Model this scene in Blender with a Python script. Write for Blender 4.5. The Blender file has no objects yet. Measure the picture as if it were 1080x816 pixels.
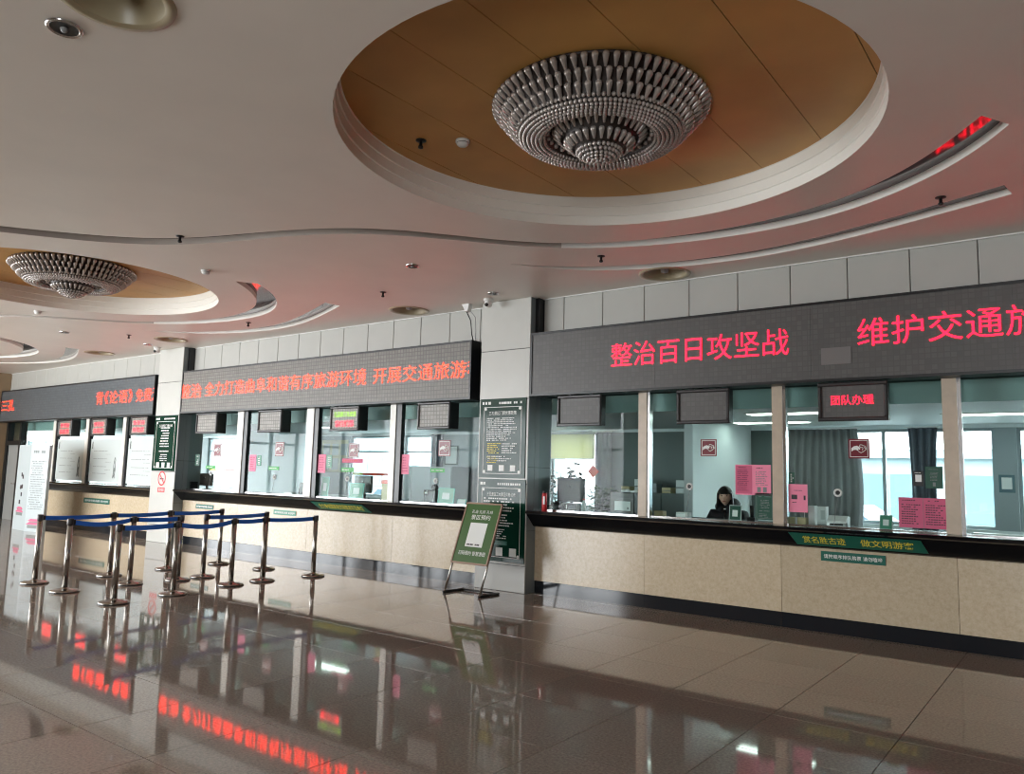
import bpy, bmesh, math, random
from mathutils import Vector, Matrix
random.seed(7)
PI = math.pi
col = bpy.context.scene.collection
sc = bpy.context.scene

# ------------------------------------------------------------------ camera
# solved from the vanishing points of the ticket wall and the floor joints (1080 x 816 frame)
F = 811.78
CX, CY = 540.0, 408.0
H = 1.62
RM = ((0.79904, -0.04731, -0.59940), (0.60071, 0.10533, 0.79250), (0.02564, -0.99331, 0.11259))
def _orth():
    ex = Vector((-541 - CX, 472 - CY, F)) * -1; ex.normalize()
    ey = Vector((1156 - CX, 516 - CY, F)); ey -= ex * ex.dot(ey); ey.normalize()
    ez = ex.cross(ey)
    if ez.y > 0: ez = -ez
    return ex, ey, ez
EX, EY, EZ = _orth()
def ray(px, py):
    v = Vector((px - CX, py - CY, F))
    return Vector((EX.dot(v), EY.dot(v), EZ.dot(v)))
def onz(px, py, z=0.0):
    v = ray(px, py); t = (z - H) / v.z
    return Vector((v.x * t, v.y * t, z))
def ony(px, py, y):
    v = ray(px, py); t = y / v.y
    return Vector((v.x * t, y, H + v.z * t))

cam_d = bpy.data.cameras.new('camera')
cam = bpy.data.objects.new('camera', cam_d); col.objects.link(cam)
cam_d.sensor_fit = 'HORIZONTAL'; cam_d.sensor_width = 36.0; cam_d.lens = F / 1080 * 36
cam_d.clip_start = 0.05; cam_d.clip_end = 500
cr = Vector((EX.x, EY.x, EZ.x)); cu = -Vector((EX.y, EY.y, EZ.y)); cb = -Vector((EX.z, EY.z, EZ.z))
cam.matrix_world = Matrix(((cr.x, cu.x, cb.x, 0), (cr.y, cu.y, cb.y, 0), (cr.z, cu.z, cb.z, H), (0, 0, 0, 1)))
sc.camera = cam

# ------------------------------------------------------------------ sky, light, exposure
w = bpy.data.worlds.new('sky'); sc.world = w; w.use_nodes = True
bg = w.node_tree.nodes['Background']
bg.inputs[0].default_value = (0.93, 0.97, 1.0, 1); bg.inputs[1].default_value = 1.0
sc.view_settings.view_transform = 'Standard'
sc.view_settings.look = 'None'
sc.view_settings.gamma = 1
sc.view_settings.use_curve_mapping = False
sc.view_settings.exposure = 4.2
sc.cycles.use_denoising = True
sc.cycles.filter_width = 1.1
sc.cycles.max_bounces = 10
sc.cycles.diffuse_bounces = 5
sc.cycles.transparent_max_bounces = 16
sc.cycles.sample_clamp_indirect = 8.0
sc.cycles.caustics_reflective = False
sc.cycles.caustics_refractive = False
def portal(name, loc, rot, sx, sy):
    l = bpy.data.lights.new(name, 'AREA'); l.shape = 'RECTANGLE'; l.size = sx; l.size_y = sy
    l.cycles.is_portal = True
    o = bpy.data.objects.new(name, l); col.objects.link(o); o.location = loc; o.rotation_euler = rot
# daylight comes in through the hall's window walls (left end and the left part of the front) and the office windows
HX0, HX1, HY0 = -25.0, 9.0, -5.0
portal('window_portal', (HX0 - .02, -1.15, 2.0), (0, -PI / 2, 0), 3.6, 7.1)
portal('window_portal', (-18.55, HY0 - .02, 2.0), (PI / 2, 0, 0), 11.9, 3.6)
portal('window_portal', (.2, HY0 - .02, 2.0), (PI / 2, 0, 0), 2.0, 3.6)
portal('window_portal', (-11.0, 13.62, 1.75), (-PI / 2, 0, 0), 28.0, 1.7)

# ------------------------------------------------------------------ materials
def S(r, g, b):
    f = lambda c: ((c / 255 + .055) / 1.055) ** 2.4 if c / 255 > .04045 else c / 255 / 12.92
    return (f(r), f(g), f(b), 1)
M = {}
def mat(name, c, rough=.5, metal=0, spec=.5, noise=0, nscale=8, bump=0, bscale=60, emit=None, es=0, ior=None, coat=0):
    m = bpy.data.materials.new(name); m.use_nodes = True
    nt = m.node_tree; b = nt.nodes['Principled BSDF']
    b.inputs['Base Color'].default_value = c; b.inputs['Roughness'].default_value = rough
    b.inputs['Metallic'].default_value = metal; b.inputs['Specular IOR Level'].default_value = spec
    if ior: b.inputs['IOR'].default_value = ior
    if coat: b.inputs['Coat Weight'].default_value = coat
    if emit: b.inputs['Emission Color'].default_value = emit; b.inputs['Emission Strength'].default_value = es
    if noise or bump:
        tc = nt.nodes.new('ShaderNodeTexCoord')
    if noise:
        n = nt.nodes.new('ShaderNodeTexNoise'); n.inputs['Scale'].default_value = nscale; n.inputs['Detail'].default_value = 6
        nt.links.new(tc.outputs['Object'], n.inputs['Vector'])
        r = nt.nodes.new('ShaderNodeValToRGB')
        r.color_ramp.elements[0].position = .3; r.color_ramp.elements[1].position = .7
        r.color_ramp.elements[0].color = tuple(x * (1 - noise) for x in c[:3]) + (1,)
        r.color_ramp.elements[1].color = tuple(min(1, x * (1 + noise)) for x in c[:3]) + (1,)
        nt.links.new(n.outputs['Fac'], r.inputs['Fac']); nt.links.new(r.outputs['Color'], b.inputs['Base Color'])
    if bump:
        n2 = nt.nodes.new('ShaderNodeTexNoise'); n2.inputs['Scale'].default_value = bscale
        nt.links.new(tc.outputs['Object'], n2.inputs['Vector'])
        bp = nt.nodes.new('ShaderNodeBump'); bp.inputs['Strength'].default_value = bump; bp.inputs['Distance'].default_value = .01
        nt.links.new(n2.outputs['Fac'], bp.inputs['Height']); nt.links.new(bp.outputs['Normal'], b.inputs['Normal'])
    M[name] = m
    return m
def stone(name, c1, c2, c3, rough, scale, ior=1.5):
    m = bpy.data.materials.new(name); m.use_nodes = True; nt = m.node_tree; b = nt.nodes['Principled BSDF']
    tc = nt.nodes.new('ShaderNodeTexCoord'); g = nt.nodes.new('ShaderNodeNewGeometry')
    n = nt.nodes.new('ShaderNodeTexNoise'); n.inputs['Scale'].default_value = scale; n.inputs['Detail'].default_value = 10; n.inputs['Roughness'].default_value = .7
    nt.links.new(g.outputs['Position'], n.inputs['Vector'])
    r = nt.nodes.new('ShaderNodeValToRGB'); e = r.color_ramp.elements
    e[0].position = .3; e[0].color = c1; e[1].position = .7; e[1].color = c3
    x = r.color_ramp.elements.new(.5); x.color = c2
    nt.links.new(n.outputs['Fac'], r.inputs['Fac'])
    # slight difference in tone from slab to slab
    oi = nt.nodes.new('ShaderNodeObjectInfo'); mr = nt.nodes.new('ShaderNodeMapRange')
    mr.inputs['To Min'].default_value = .93; mr.inputs['To Max'].default_value = 1.07
    nt.links.new(oi.outputs['Random'], mr.inputs['Value'])
    mx = nt.nodes.new('ShaderNodeVectorMath'); mx.operation = 'SCALE'
    nt.links.new(r.outputs['Color'], mx.inputs[0]); nt.links.new(mr.outputs['Result'], mx.inputs['Scale'])
    nt.links.new(mx.outputs['Vector'], b.inputs['Base Color'])
    b.inputs['Roughness'].default_value = rough; b.inputs['IOR'].default_value = ior
    M[name] = m
    return m
stone('granite', S(118, 109, 101), S(146, 135, 125), S(168, 157, 146), .045, 55, 1.6)
stone('marble', S(186, 168, 140), S(199, 183, 156), S(208, 194, 170), .2, 26)
mat('grout', S(58, 52, 47), .7)
mat('ceiling_paint', S(222, 215, 205), .42, spec=.35, noise=.03, nscale=1.5)
mat('slot_shade_paint', S(176, 166, 156), .45)  # rim white darkened: shade put into the colour of the slot face
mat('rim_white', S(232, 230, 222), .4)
mat('slot_gloss', S(92, 84, 90), .06, spec=.8)
mat('ochre', S(196, 148, 84), .5, noise=.08, nscale=2)
mat('black_stone', S(12, 14, 18), .12, spec=.3)
mat('staff_shelf', S(44, 48, 50), .6, spec=.2)
mat('plinth_black', S(30, 33, 38), .09)
mat('alu_panel', S(176, 176, 170), .4, noise=.02, nscale=3)
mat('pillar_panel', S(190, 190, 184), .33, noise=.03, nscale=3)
mat('side_panel_shaded', S(128, 136, 138), .3, noise=.03, nscale=2)  # pillar sides: their weaker light is painted in as darker grey
mat('steel_panel', S(176, 175, 170), .38)
mat('mullion_stone', S(196, 180, 160), .3, noise=.07, nscale=9)
mat('mullion_white', S(226, 222, 212), .3, noise=.04, nscale=9)
mat('dark_metal', S(26, 27, 28), .35)
mat('silver', S(205, 205, 205), .2, metal=1)
mat('brushed', S(160, 156, 150), .24, metal=1)
mat('black_plastic', S(18, 18, 19), .4)
mat('bezel', S(52, 50, 50), .35)
mat('white_plastic', S(225, 225, 222), .4)
mat('grey_plastic', S(140, 142, 142), .45)
mat('cavity', S(20, 20, 20), .7)
mat('bowl_gold', S(160, 148, 120), .35)
mat('belt_blue', S(28, 108, 215), .5)
mat('board_green', S(18, 56, 44), .1, spec=.15)
mat('standee_green', S(60, 96, 44), .35)
mat('wood_trim', S(160, 130, 112), .4)
mat('print_white', S(230, 232, 228), .5)
mat('print_yellow', S(232, 214, 70), .5)
mat('print_grey', S(120, 126, 124), .5)
mat('print_dark', S(50, 40, 46), .5)
mat('plate_green', S(4, 92, 76), .4)
mat('label_green', S(40, 160, 60), .45)
mat('wine_red', S(112, 22, 36), .35)
mat('paper_pink', S(240, 138, 166), .6)
mat('paper_pink_dark', S(205, 92, 126), .6)
mat('paper_white', S(236, 238, 236), .6)
mat('display_white', S(172, 182, 184), .4)
mat('paper_tan', S(196, 182, 140), .6)
mat('paper_green', S(12, 74, 56), .4)
mat('paper_green_light', S(70, 140, 112), .4)
mat('film', S(196, 204, 202), .45)
mat('teal_acrylic', S(96, 178, 164), .15)
mat('red_paint', S(196, 22, 30), .35)
mat('no_smoke_red', S(214, 44, 50), .5)
mat('crystal', S(176, 168, 162), .14, metal=.45, spec=.9, coat=.6)
mat('crystal_core', S(44, 34, 28), .5)
mat('office_wall', S(222, 230, 232), .6)
mat('office_dark', S(92, 104, 102), .6)
mat('office_grey', S(150, 160, 164), .5)
mat('fascia_teal', S(150, 180, 176), .4)
mat('office_ceiling', S(216, 222, 222), .6)
mat('office_floor', S(120, 118, 114), .3)
mat('curtain', S(138, 140, 142), .8, noise=.06, nscale=5)
mat('curtain_dark', S(92, 98, 108), .8, noise=.06, nscale=5)
mat('blind', S(226, 222, 190), .7)
mat('leaf', S(40, 74, 40), .45)
mat('leaf_dark', S(22, 46, 30), .45)
mat('terracotta', S(150, 86, 60), .6)
mat('skin', S(216, 172, 150), .5)
mat('coat', S(24, 25, 32), .65, bump=.2, bscale=40)
mat('hair', S(22, 17, 16), .4)
mat('eye', S(20, 16, 14), .2)
mat('lips', S(180, 90, 86), .4)
mat('brown_wall', S(140, 118, 92), .4, noise=.06, nscale=3)
mat('door_grey', S(150, 152, 150), .4)
mat('asphalt', S(104, 108, 110), .9)
mat('facade', S(128, 142, 146), .7)
mat('facade_glass', S(92, 118, 126), .15)
mat('car_white', S(226, 230, 232), .2)
mat('car_glass', S(60, 78, 90), .1)
mat('tyre', S(26, 26, 28), .7)
mat('bark', S(150, 158, 160), .8)
mat('strip_red', S(226, 70, 50), .5)
mat('strip_yellow', S(216, 206, 80), .5)
mat('lamp_panel', S(230, 245, 235), .5, emit=(.86, 1, .9, 1), es=.5)
mat('led_red', S(30, 0, 5), .5, emit=(1, .003, .016, 1), es=.5)
mat('led_orange', S(30, 5, 0), .5, emit=(1, .016, .0025, 1), es=.75)
mat('led_green', S(10, 30, 0), .5, emit=(.42, 1, .0, 1), es=.1)
def led_face(name, c, gap, sx, rough):
    m = bpy.data.materials.new(name); m.use_nodes = True; nt = m.node_tree; b = nt.nodes['Principled BSDF']
    g = nt.nodes.new('ShaderNodeNewGeometry'); mp = nt.nodes.new('ShaderNodeMapping')
    mp.inputs['Rotation'].default_value = (PI / 2, 0, 0)
    nt.links.new(g.outputs['Position'], mp.inputs['Vector'])
    br = nt.nodes.new('ShaderNodeTexBrick'); br.offset = 0; br.inputs['Scale'].default_value = 1
    br.inputs['Brick Width'].default_value = sx; br.inputs['Row Height'].default_value = sx
    br.inputs['Mortar Size'].default_value = sx * .12; br.inputs['Mortar Smooth'].default_value = .5
    br.inputs['Color1'].default_value = c; br.inputs['Color2'].default_value = tuple(x * .8 for x in c[:3]) + (1,)
    br.inputs['Mortar'].default_value = gap
    nt.links.new(mp.outputs['Vector'], br.inputs['Vector']); nt.links.new(br.outputs['Color'], b.inputs['Base Color'])
    b.inputs['Roughness'].default_value = rough
    M[name] = m
led_face('led_face_dark', S(90, 88, 86), S(80, 78, 76), .058, .45)
led_face('led_face_sign', S(122, 118, 111), S(88, 84, 79), .064, .45)
led_face('led_face_grey', S(148, 144, 136), S(96, 92, 86), .064, .45)
led_face('led_face_blue', S(92, 98, 102), S(76, 82, 86), .064, .35)
def glass(name, tint, ior=1.5):
    m = bpy.data.materials.new(name); m.use_nodes = True; nt = m.node_tree
    nt.nodes.remove(nt.nodes['Principled BSDF']); out = nt.nodes['Material Output']
    t = nt.nodes.new('ShaderNodeBsdfTransparent'); t.inputs[0].default_value = tint
    gl = nt.nodes.new('ShaderNodeBsdfGlossy'); gl.inputs['Roughness'].default_value = .0
    fr = nt.nodes.new('ShaderNodeFresnel')
    # thin sheet: the far face reflects like the near one (no total internal reflection inside the pane)
    ge = nt.nodes.new('ShaderNodeNewGeometry'); mr = nt.nodes.new('ShaderNodeMapRange')
    mr.inputs['To Min'].default_value = ior; mr.inputs['To Max'].default_value = 1 / ior
    nt.links.new(ge.outputs['Backfacing'], mr.inputs['Value']); nt.links.new(mr.outputs['Result'], fr.inputs['IOR'])
    mx = nt.nodes.new('ShaderNodeMixShader')
    nt.links.new(fr.outputs[0], mx.inputs[0]); nt.links.new(t.outputs[0], mx.inputs[1]); nt.links.new(gl.outputs[0], mx.inputs[2])
    nt.links.new(mx.outputs[0], out.inputs['Surface'])
    M[name] = m
glass('glass', (.9, .955, .945, 1), 1.17)
glass('clear_glass', (.93, .97, .97, 1))

def translucent(name, fac):
    m = M[name]; nt = m.node_tree; b = nt.nodes['Principled BSDF']; out = nt.nodes['Material Output']
    t = nt.nodes.new('ShaderNodeBsdfTranslucent'); t.inputs[0].default_value = b.inputs['Base Color'].default_value
    mx = nt.nodes.new('ShaderNodeMixShader'); mx.inputs[0].default_value = fac
    nt.links.new(b.outputs[0], mx.inputs[1]); nt.links.new(t.outputs[0], mx.inputs[2]); nt.links.new(mx.outputs[0], out.inputs['Surface'])
translucent('blind', .35); translucent('curtain', .12); translucent('curtain_dark', .06)

# ------------------------------------------------------------------ helpers
def wloc(o):
    v = Vector((0, 0, 0))
    while o is not None:
        v += o.location; o = o.parent
    return v
def tag(o, label=None, cat=None, group=None, kind=None):
    if label: o['label'] = label
    if cat: o['category'] = cat
    if group: o['group'] = group
    if kind: o['kind'] = kind
    return o
def thing(name, loc, label=None, cat=None, group=None, kind=None):
    o = bpy.data.objects.new(name, None); col.objects.link(o); o.location = loc; o.empty_display_size = .1
    return tag(o, label, cat, group, kind)
class MB:
    def __init__(s): s.v = []; s.f = []; s.sm = []
    def add(s, vs, fs, smooth=False):
        n = len(s.v); s.v += [tuple(x) for x in vs]
        for f in fs: s.f.append(tuple(i + n for i in f)); s.sm.append(smooth)
        return s
    def box(s, x0, x1, y0, y1, z0, z1):
        if x0 > x1: x0, x1 = x1, x0
        vs = [(x, y, z) for z in (z0, z1) for y in (y0, y1) for x in (x0, x1)]
        return s.add(vs, [(0, 2, 3, 1), (4, 5, 7, 6), (0, 1, 5, 4), (2, 6, 7, 3), (0, 4, 6, 2), (1, 3, 7, 5)])
    def bbox(s, x0, x1, y0, y1, z0, z1, b=.01):
        # box with chamfered front (-Y) edges
        if x0 > x1: x0, x1 = x1, x0
        vs = [(x0 + b, y0, z0 + b), (x1 - b, y0, z0 + b), (x1 - b, y0, z1 - b), (x0 + b, y0, z1 - b),
              (x0, y0 + b, z0), (x1, y0 + b, z0), (x1, y0 + b, z1), (x0, y0 + b, z1),
              (x0, y1, z0), (x1, y1, z0), (x1, y1, z1), (x0, y1, z1)]
        fs = [(0, 1, 2, 3), (4, 5, 1, 0), (5, 6, 2, 1), (6, 7, 3, 2), (7, 4, 0, 3), (8, 9, 5, 4), (9, 10, 6, 5), (10, 11, 7, 6), (11, 8, 4, 7), (11, 10, 9, 8)]
        return s.add(vs, fs)
    def prism(s, pts, d, axis='y', at=0):
        # polygon extruded by d along an axis; pts are in the other two axes
        n = len(pts)
        P = lambda a, b, t: (a, t, b) if axis == 'y' else ((t, a, b) if axis == 'x' else (a, b, t))
        vs = [P(a, b, at) for a, b in pts] + [P(a, b, at + d) for a, b in pts]
        fs = [tuple(range(n)), tuple(range(2 * n - 1, n - 1, -1))] + [(i, i + n, (i + 1) % n + n, (i + 1) % n) for i in range(n)]
        return s.add(vs, fs)
    def lathe(s, c, prof, n=24, smooth=True, caps=True):
        vs = []; fs = []
        for r, z in prof:
            for k in range(n):
                a = 2 * PI * k / n; vs.append((c[0] + r * math.cos(a), c[1] + r * math.sin(a), c[2] + z))
        for i in range(len(prof) - 1):
            for k in range(n):
                a, b = i * n + k, i * n + (k + 1) % n
                fs.append((a, b, b + n, a + n))
        if caps:
            fs.append(tuple(range(n))[::-1]); fs.append(tuple(range((len(prof) - 1) * n, len(prof) * n)))
        return s.add(vs, fs, smooth)
    def tube(s, path, r, n=8, smooth=True):
        path = [Vector(p) for p in path]; vs = []; fs = []; m = len(path)
        rr = r if isinstance(r, (list, tuple)) else [r] * m
        for i, p in enumerate(path):
            d = (path[min(i + 1, m - 1)] - path[max(i - 1, 0)]).normalized()
            u = d.orthogonal().normalized() if i == 0 else (u - d * u.dot(d)).normalized()
            v = d.cross(u)
            for k in range(n):
                a = 2 * PI * k / n; vs.append(p + (u * math.cos(a) + v * math.sin(a)) * rr[i])
        for i in range(m - 1):
            for k in range(n):
                a, b = i * n + k, i * n + (k + 1) % n
                fs.append((a, b, b + n, a + n))
        fs.append(tuple(range(n))[::-1]); fs.append(tuple(range((m - 1) * n, m * n)))
        return s.add(vs, fs, smooth)
    def ball(s, c, r, nu=8, nv=6, sc3=(1, 1, 1)):
        vs = []; fs = []
        for j in range(1, nv):
            t = PI * j / nv
            for k in range(nu):
                a = 2 * PI * k / nu
                vs.append((c[0] + r * sc3[0] * math.sin(t) * math.cos(a), c[1] + r * sc3[1] * math.sin(t) * math.sin(a), c[2] + r * sc3[2] * math.cos(t)))
        T = len(vs); vs.append((c[0], c[1], c[2] + r * sc3[2])); vs.append((c[0], c[1], c[2] - r * sc3[2]))
        for j in range(nv - 2):
            for k in range(nu):
                a, b = j * nu + k, j * nu + (k + 1) % nu
                fs.append((a, a + nu, b + nu, b))
        for k in range(nu):
            fs.append((T, k, (k + 1) % nu)); e = (nv - 2) * nu
            fs.append((T + 1, e + (k + 1) % nu, e + k))
        return s.add(vs, fs, True)
    def build(s, name, m, parent=None, label=None, cat=None, group=None, kind=None, origin=None):
        if parent is not None: o0 = wloc(parent)
        elif origin is not None: o0 = Vector(origin)
        else:
            xs, ys, zs = zip(*s.v); o0 = Vector(((min(xs) + max(xs)) / 2, (min(ys) + max(ys)) / 2, min(zs)))
        me = bpy.data.meshes.new(name)
        me.from_pydata([(x - o0.x, y - o0.y, z - o0.z) for x, y, z in s.v], [], s.f)
        me.polygons.foreach_set('use_smooth', s.sm)
        me.materials.append(M[m]); me.update()
        bm = bmesh.new(); bm.from_mesh(me); bmesh.ops.recalc_face_normals(bm, faces=bm.faces); bm.to_mesh(me); bm.free()
        o = bpy.data.objects.new(name, me); col.objects.link(o)
        if parent is not None: o.parent = parent
        else: o.location = o0
        return tag(o, label, cat, group, kind)
def inst(src, name, parent, loc, rot=None, scale=None):
    o = bpy.data.objects.new(name, src.data if hasattr(src, 'data') else src); col.objects.link(o)
    o.parent = parent; o.location = loc
    if rot is not None: o.rotation_euler = rot
    if scale is not None: o.scale = scale
    return o

# text: real glyph outlines turned into a mesh, laid on an X-Z plane facing the hall (-Y)
_tc = {}
def glyphs(txt, bold=0.0):
    k = (txt, bold)
    if k not in _tc:
        cu_ = bpy.data.curves.new('t', 'FONT'); cu_.body = txt; cu_.size = 1; cu_.offset = bold; cu_.resolution_u = 3
        o = bpy.data.objects.new('t', cu_); col.objects.link(o)
        bpy.context.view_layer.update()
        me = bpy.data.meshes.new_from_object(o.evaluated_get(bpy.context.evaluated_depsgraph_get()))
        _tc[k] = ([v.co.copy() for v in me.vertices], [tuple(p.vertices) for p in me.polygons])
        bpy.data.objects.remove(o); bpy.data.curves.remove(cu_); bpy.data.meshes.remove(me)
    return _tc[k]
def text(mb, txt, x0, x1, z0, z1, y, bold=0.0, clip=None, xf=None):
    vs, fs = glyphs(txt, bold)
    if not vs: return mb
    ax, bx = min(v.x for v in vs), max(v.x for v in vs); az, bz = min(v.y for v in vs), max(v.y for v in vs)
    sx, sz = (x1 - x0) / (bx - ax), (z1 - z0) / (bz - az)
    P = [Vector((x0 + (v.x - ax) * sx, y, z0 + (v.y - az) * sz)) for v in vs]
    if clip:
        me = bpy.data.meshes.new('c'); me.from_pydata(P, [], fs); bm = bmesh.new(); bm.from_mesh(me)
        for px, nx in ((clip[0], -1), (clip[1], 1)):
            bmesh.ops.bisect_plane(bm, geom=bm.verts[:] + bm.edges[:] + bm.faces[:], plane_co=(px, 0, 0), plane_no=(nx, 0, 0), clear_outer=True)
        bm.verts.ensure_lookup_table(); bm.verts.index_update()
        P = [v.co.copy() for v in bm.verts]; fs = [tuple(v.index for v in f.verts) for f in bm.faces]; bm.free(); bpy.data.meshes.remove(me)
    if xf: P = [xf(p) for p in P]
    return mb.add(P, fs)
def rows(mb, x0, x1, z0, z1, n, y, fill=.5, ragged=.3, xf=None, center=False):
    # unreadable small print: short flat marks in lines
    rs = random.Random(int(abs(x0) * 977 + n))
    h = (z1 - z0) / n
    for i in range(n):
        z = z1 - (i + .5) * h; x = x0; end = x1 - (x1 - x0) * ragged * rs.random()
        if center: d = (x1 - end) / 2; x = x0 + d; end = x1 - d
        st = h * .95
        while x < end - st * .5:
            wd = st * (.6 + .3 * rs.random())
            if rs.random() > .08:
                q = [Vector((x, y, z - h * fill / 2)), Vector((x + wd, y, z - h * fill / 2)), Vector((x + wd, y, z + h * fill / 2)), Vector((x, y, z + h * fill / 2))]
                if xf: q = [xf(p) for p in q]
                mb.add(q, [(0, 1, 2, 3)])
            x += st
    return mb
def flat(mb, x0, x1, z0, z1, y, t=.003):
    return mb.box(x0, x1, y - t, y, z0, z1)

# ------------------------------------------------------------------ dimensions (metres, X along the ticket wall, Y into it)
YF = 8.94       # counter front
YS = 8.72       # face of signs and pillars
YG = 9.00       # ticket glass
ZC = 4.14       # hall ceiling
CT = 1.13       # counter top
P1 = (-7.19, -6.30); P2 = (-16.36, -15.40)
SB, ST = 2.715, 3.61   # signs, bottom and top
YB = 13.5       # office back wall
BAYS = {'a': (P1[1], HX1), 'b': (P2[1], P1[0]), 'c': (HX0, P2[0])}

# ------------------------------------------------------------------ floor and its tiles
T = .804
fl = MB().box(HX0, HX1, HY0, 9.3, -.05, -.006).build('floor', 'grout', kind='structure', origin=(0, 0, 0))
me_t = bpy.data.meshes.new('tile')
g = .0018; b = .0012
tm = MB().add([(g, g, -.006), (T - g, g, -.006), (T - g, T - g, -.006), (g, T - g, -.006), (g + b, g + b, 0), (T - g - b, g + b, 0), (T - g - b, T - g - b, 0), (g + b, T - g - b, 0)],
             [(4, 5, 6, 7), (0, 1, 5, 4), (1, 2, 6, 5), (2, 3, 7, 6), (3, 0, 4, 7)])
me_t.from_pydata(tm.v, [], tm.f); me_t.materials.append(M['granite']); me_t.update()
cand = []
x0t, y0t = -1.083, 6.40
for i in range(-31, 14):
    for j in range(-15, 4):
        x, y = x0t + i * T, y0t + j * T
        if x + T < HX0 or x > HX1 or y + T < HY0 or y > YF: continue
        cx, cy = x + T / 2, y + T / 2
        d = Vector((cx, cy, -H)); q = EX * d.x + EY * d.y + EZ * d.z
        vis = q.z > .3 and -60 < CX + F * q.x / q.z < 1140 and CY + F * q.y / q.z < 880
        cand.append((0 if vis else 1, d.length, x, y))
cand.sort()
rest = MB()
for k, (v, d, x, y) in enumerate(cand):
    if k < 300 and v == 0:
        inst(me_t, 'tile', fl, (x, y, 0))
    else:
        rest.add([(a + x, c + y, e) for a, c, e in tm.v], tm.f)
rest.build('tile_field', 'granite', fl, kind='stuff')

# ------------------------------------------------------------------ ceiling with round coffers, curved light slots and holes for lamps
def smooth_path(pts, k=6):
    P = [Vector((p[0], p[1], 0)) for p in pts]
    for _ in range(2):
        P = [P[0]] + [(P[i - 1] + P[i] * 2 + P[i + 1]) / 4 for i in range(1, len(P) - 1)] + [P[-1]]
    out = []
    for i in range(len(P) - 1):
        p0, p1, p2, p3 = P[max(i - 1, 0)], P[i], P[i + 1], P[min(i + 2, len(P) - 1)]
        for s in range(k):
            t = s / k
            out.append(.5 * (2 * p1 + (p2 - p0) * t + (2 * p0 - 5 * p1 + 4 * p2 - p3) * t * t + (3 * p1 - p0 - 3 * p2 + p3) * t ** 3))
    out.append(P[-1])
    return [(v.x, v.y) for v in out]
near1 = smooth_path([(-9.75, 2.45), (-9.33, 3.08), (-8.98, 3.55), (-8.68, 3.97), (-8.28, 4.32), (-7.86, 4.53), (-7.23, 4.72), (-6.52, 4.91), (-6.04, 5.16), (-5.66, 5.54), (-5.34, 5.98), (-5.05, 6.40), (-4.7, 6.78), (-4.2, 7.10), (-3.5, 7.31), (-2.80, 7.35), (-2.22, 7.26), (-1.8, 7.12), (-1.40, 6.91), (-1.05, 6.62), (-.75, 6.28), (-.506, 5.91)])
far1 = smooth_path([(-9.98, 2.5), (-9.58, 3.17), (-9.24, 3.66), (-8.93, 4.10), (-8.54, 4.445), (-7.99, 4.71), (-7.45, 4.87), (-6.94, 4.99), (-6.49, 5.145), (-6.11, 5.39), (-5.76, 5.73), (-5.43, 6.13), (-5.15, 6.50), (-4.91, 6.77), (-4.6, 7.05), (-4.05, 7.38), (-3.35, 7.57), (-2.63, 7.61), (-2.13, 7.55), (-1.65, 7.40), (-1.19, 7.14), (-.77, 6.77), (-.49, 6.415), (-.364, 6.16)])
near2 = smooth_path([(-5.52, 7.19), (-5.2, 7.56), (-4.8, 7.83), (-4.3, 8.05), (-3.6, 8.24), (-2.9, 8.26), (-2.3, 8.14), (-1.6, 7.88), (-1.0, 7.64), (-.495, 7.434)])
far2 = smooth_path([(-5.52, 7.20), (-5.25, 7.74), (-4.85, 8.0), (-4.3, 8.26), (-3.6, 8.47), (-2.95, 8.52), (-2.2, 8.38), (-1.5, 8.13), (-.95, 7.90), (-.46, 7.70)])
BAYX = (0, -8.75, -17.5)
CC = (-2.88, 4.82); CR = 1.97
LAMPS = [(-4.15, 8.56, .29), (-8.51, 8.50, .29), (-14.76, 8.06, .29), (-18.09, 8.21, .29), (-4.14, 1.80, .28)]
cu_ = bpy.data.curves.new('ceil', 'CURVE'); cu_.dimensions = '2D'; cu_.fill_mode = 'BOTH'; cu_.resolution_u = 1
def spl(pts):
    s = cu_.splines.new('POLY'); s.points.add(len(pts) - 1); s.use_cyclic_u = True
    for p, q in zip(s.points, pts): p.co = (q[0], q[1], 0, 1)
def circ(cx, cy, r, n): return [(cx + r * math.cos(2 * PI * k / n), cy + r * math.sin(2 * PI * k / n)) for k in range(n)]
spl([(HX0, HY0), (HX1, HY0), (HX1, 9.1), (HX0, 9.1)])
slots = []
for dx in BAYX:
    spl(circ(CC[0] + dx, CC[1], CR, 96))
    for nr, fr, dep in ((near1, far1, .07), (near2, far2, .06)):
        N = [(x + dx, y) for x, y in nr if x + dx > HX0 + .2]; Fa = [(x + dx, y) for x, y in fr if x + dx > HX0 + .2]
        slots.append((N, Fa, dep)); spl(N + Fa[::-1])
for x, y, r in LAMPS: spl(circ(x, y, r, 40))
to = bpy.data.objects.new('c', cu_); col.objects.link(to); bpy.context.view_layer.update()
cme = bpy.data.meshes.new_from_object(to.evaluated_get(bpy.context.evaluated_depsgraph_get()))
bpy.data.objects.remove(to)
cme.name = 'ceiling'; cme.materials.clear(); cme.materials.append(M['ceiling_paint'])
for v in cme.vertices: v.co.z = ZC
bm = bmesh.new(); bm.from_mesh(cme)
bmesh.ops.recalc_face_normals(bm, faces=bm.faces)
for f in bm.faces:
    if f.normal.z > 0: f.normal_flip()
bm.to_mesh(cme); bm.free()
ceil = bpy.data.objects.new('ceiling', cme); col.objects.link(ceil); tag(ceil, kind='structure')
MB().box(HX0, HX1, HY0, 9.1, 4.62, 4.7).build('ceiling_deck', 'cavity', ceil)
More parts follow.
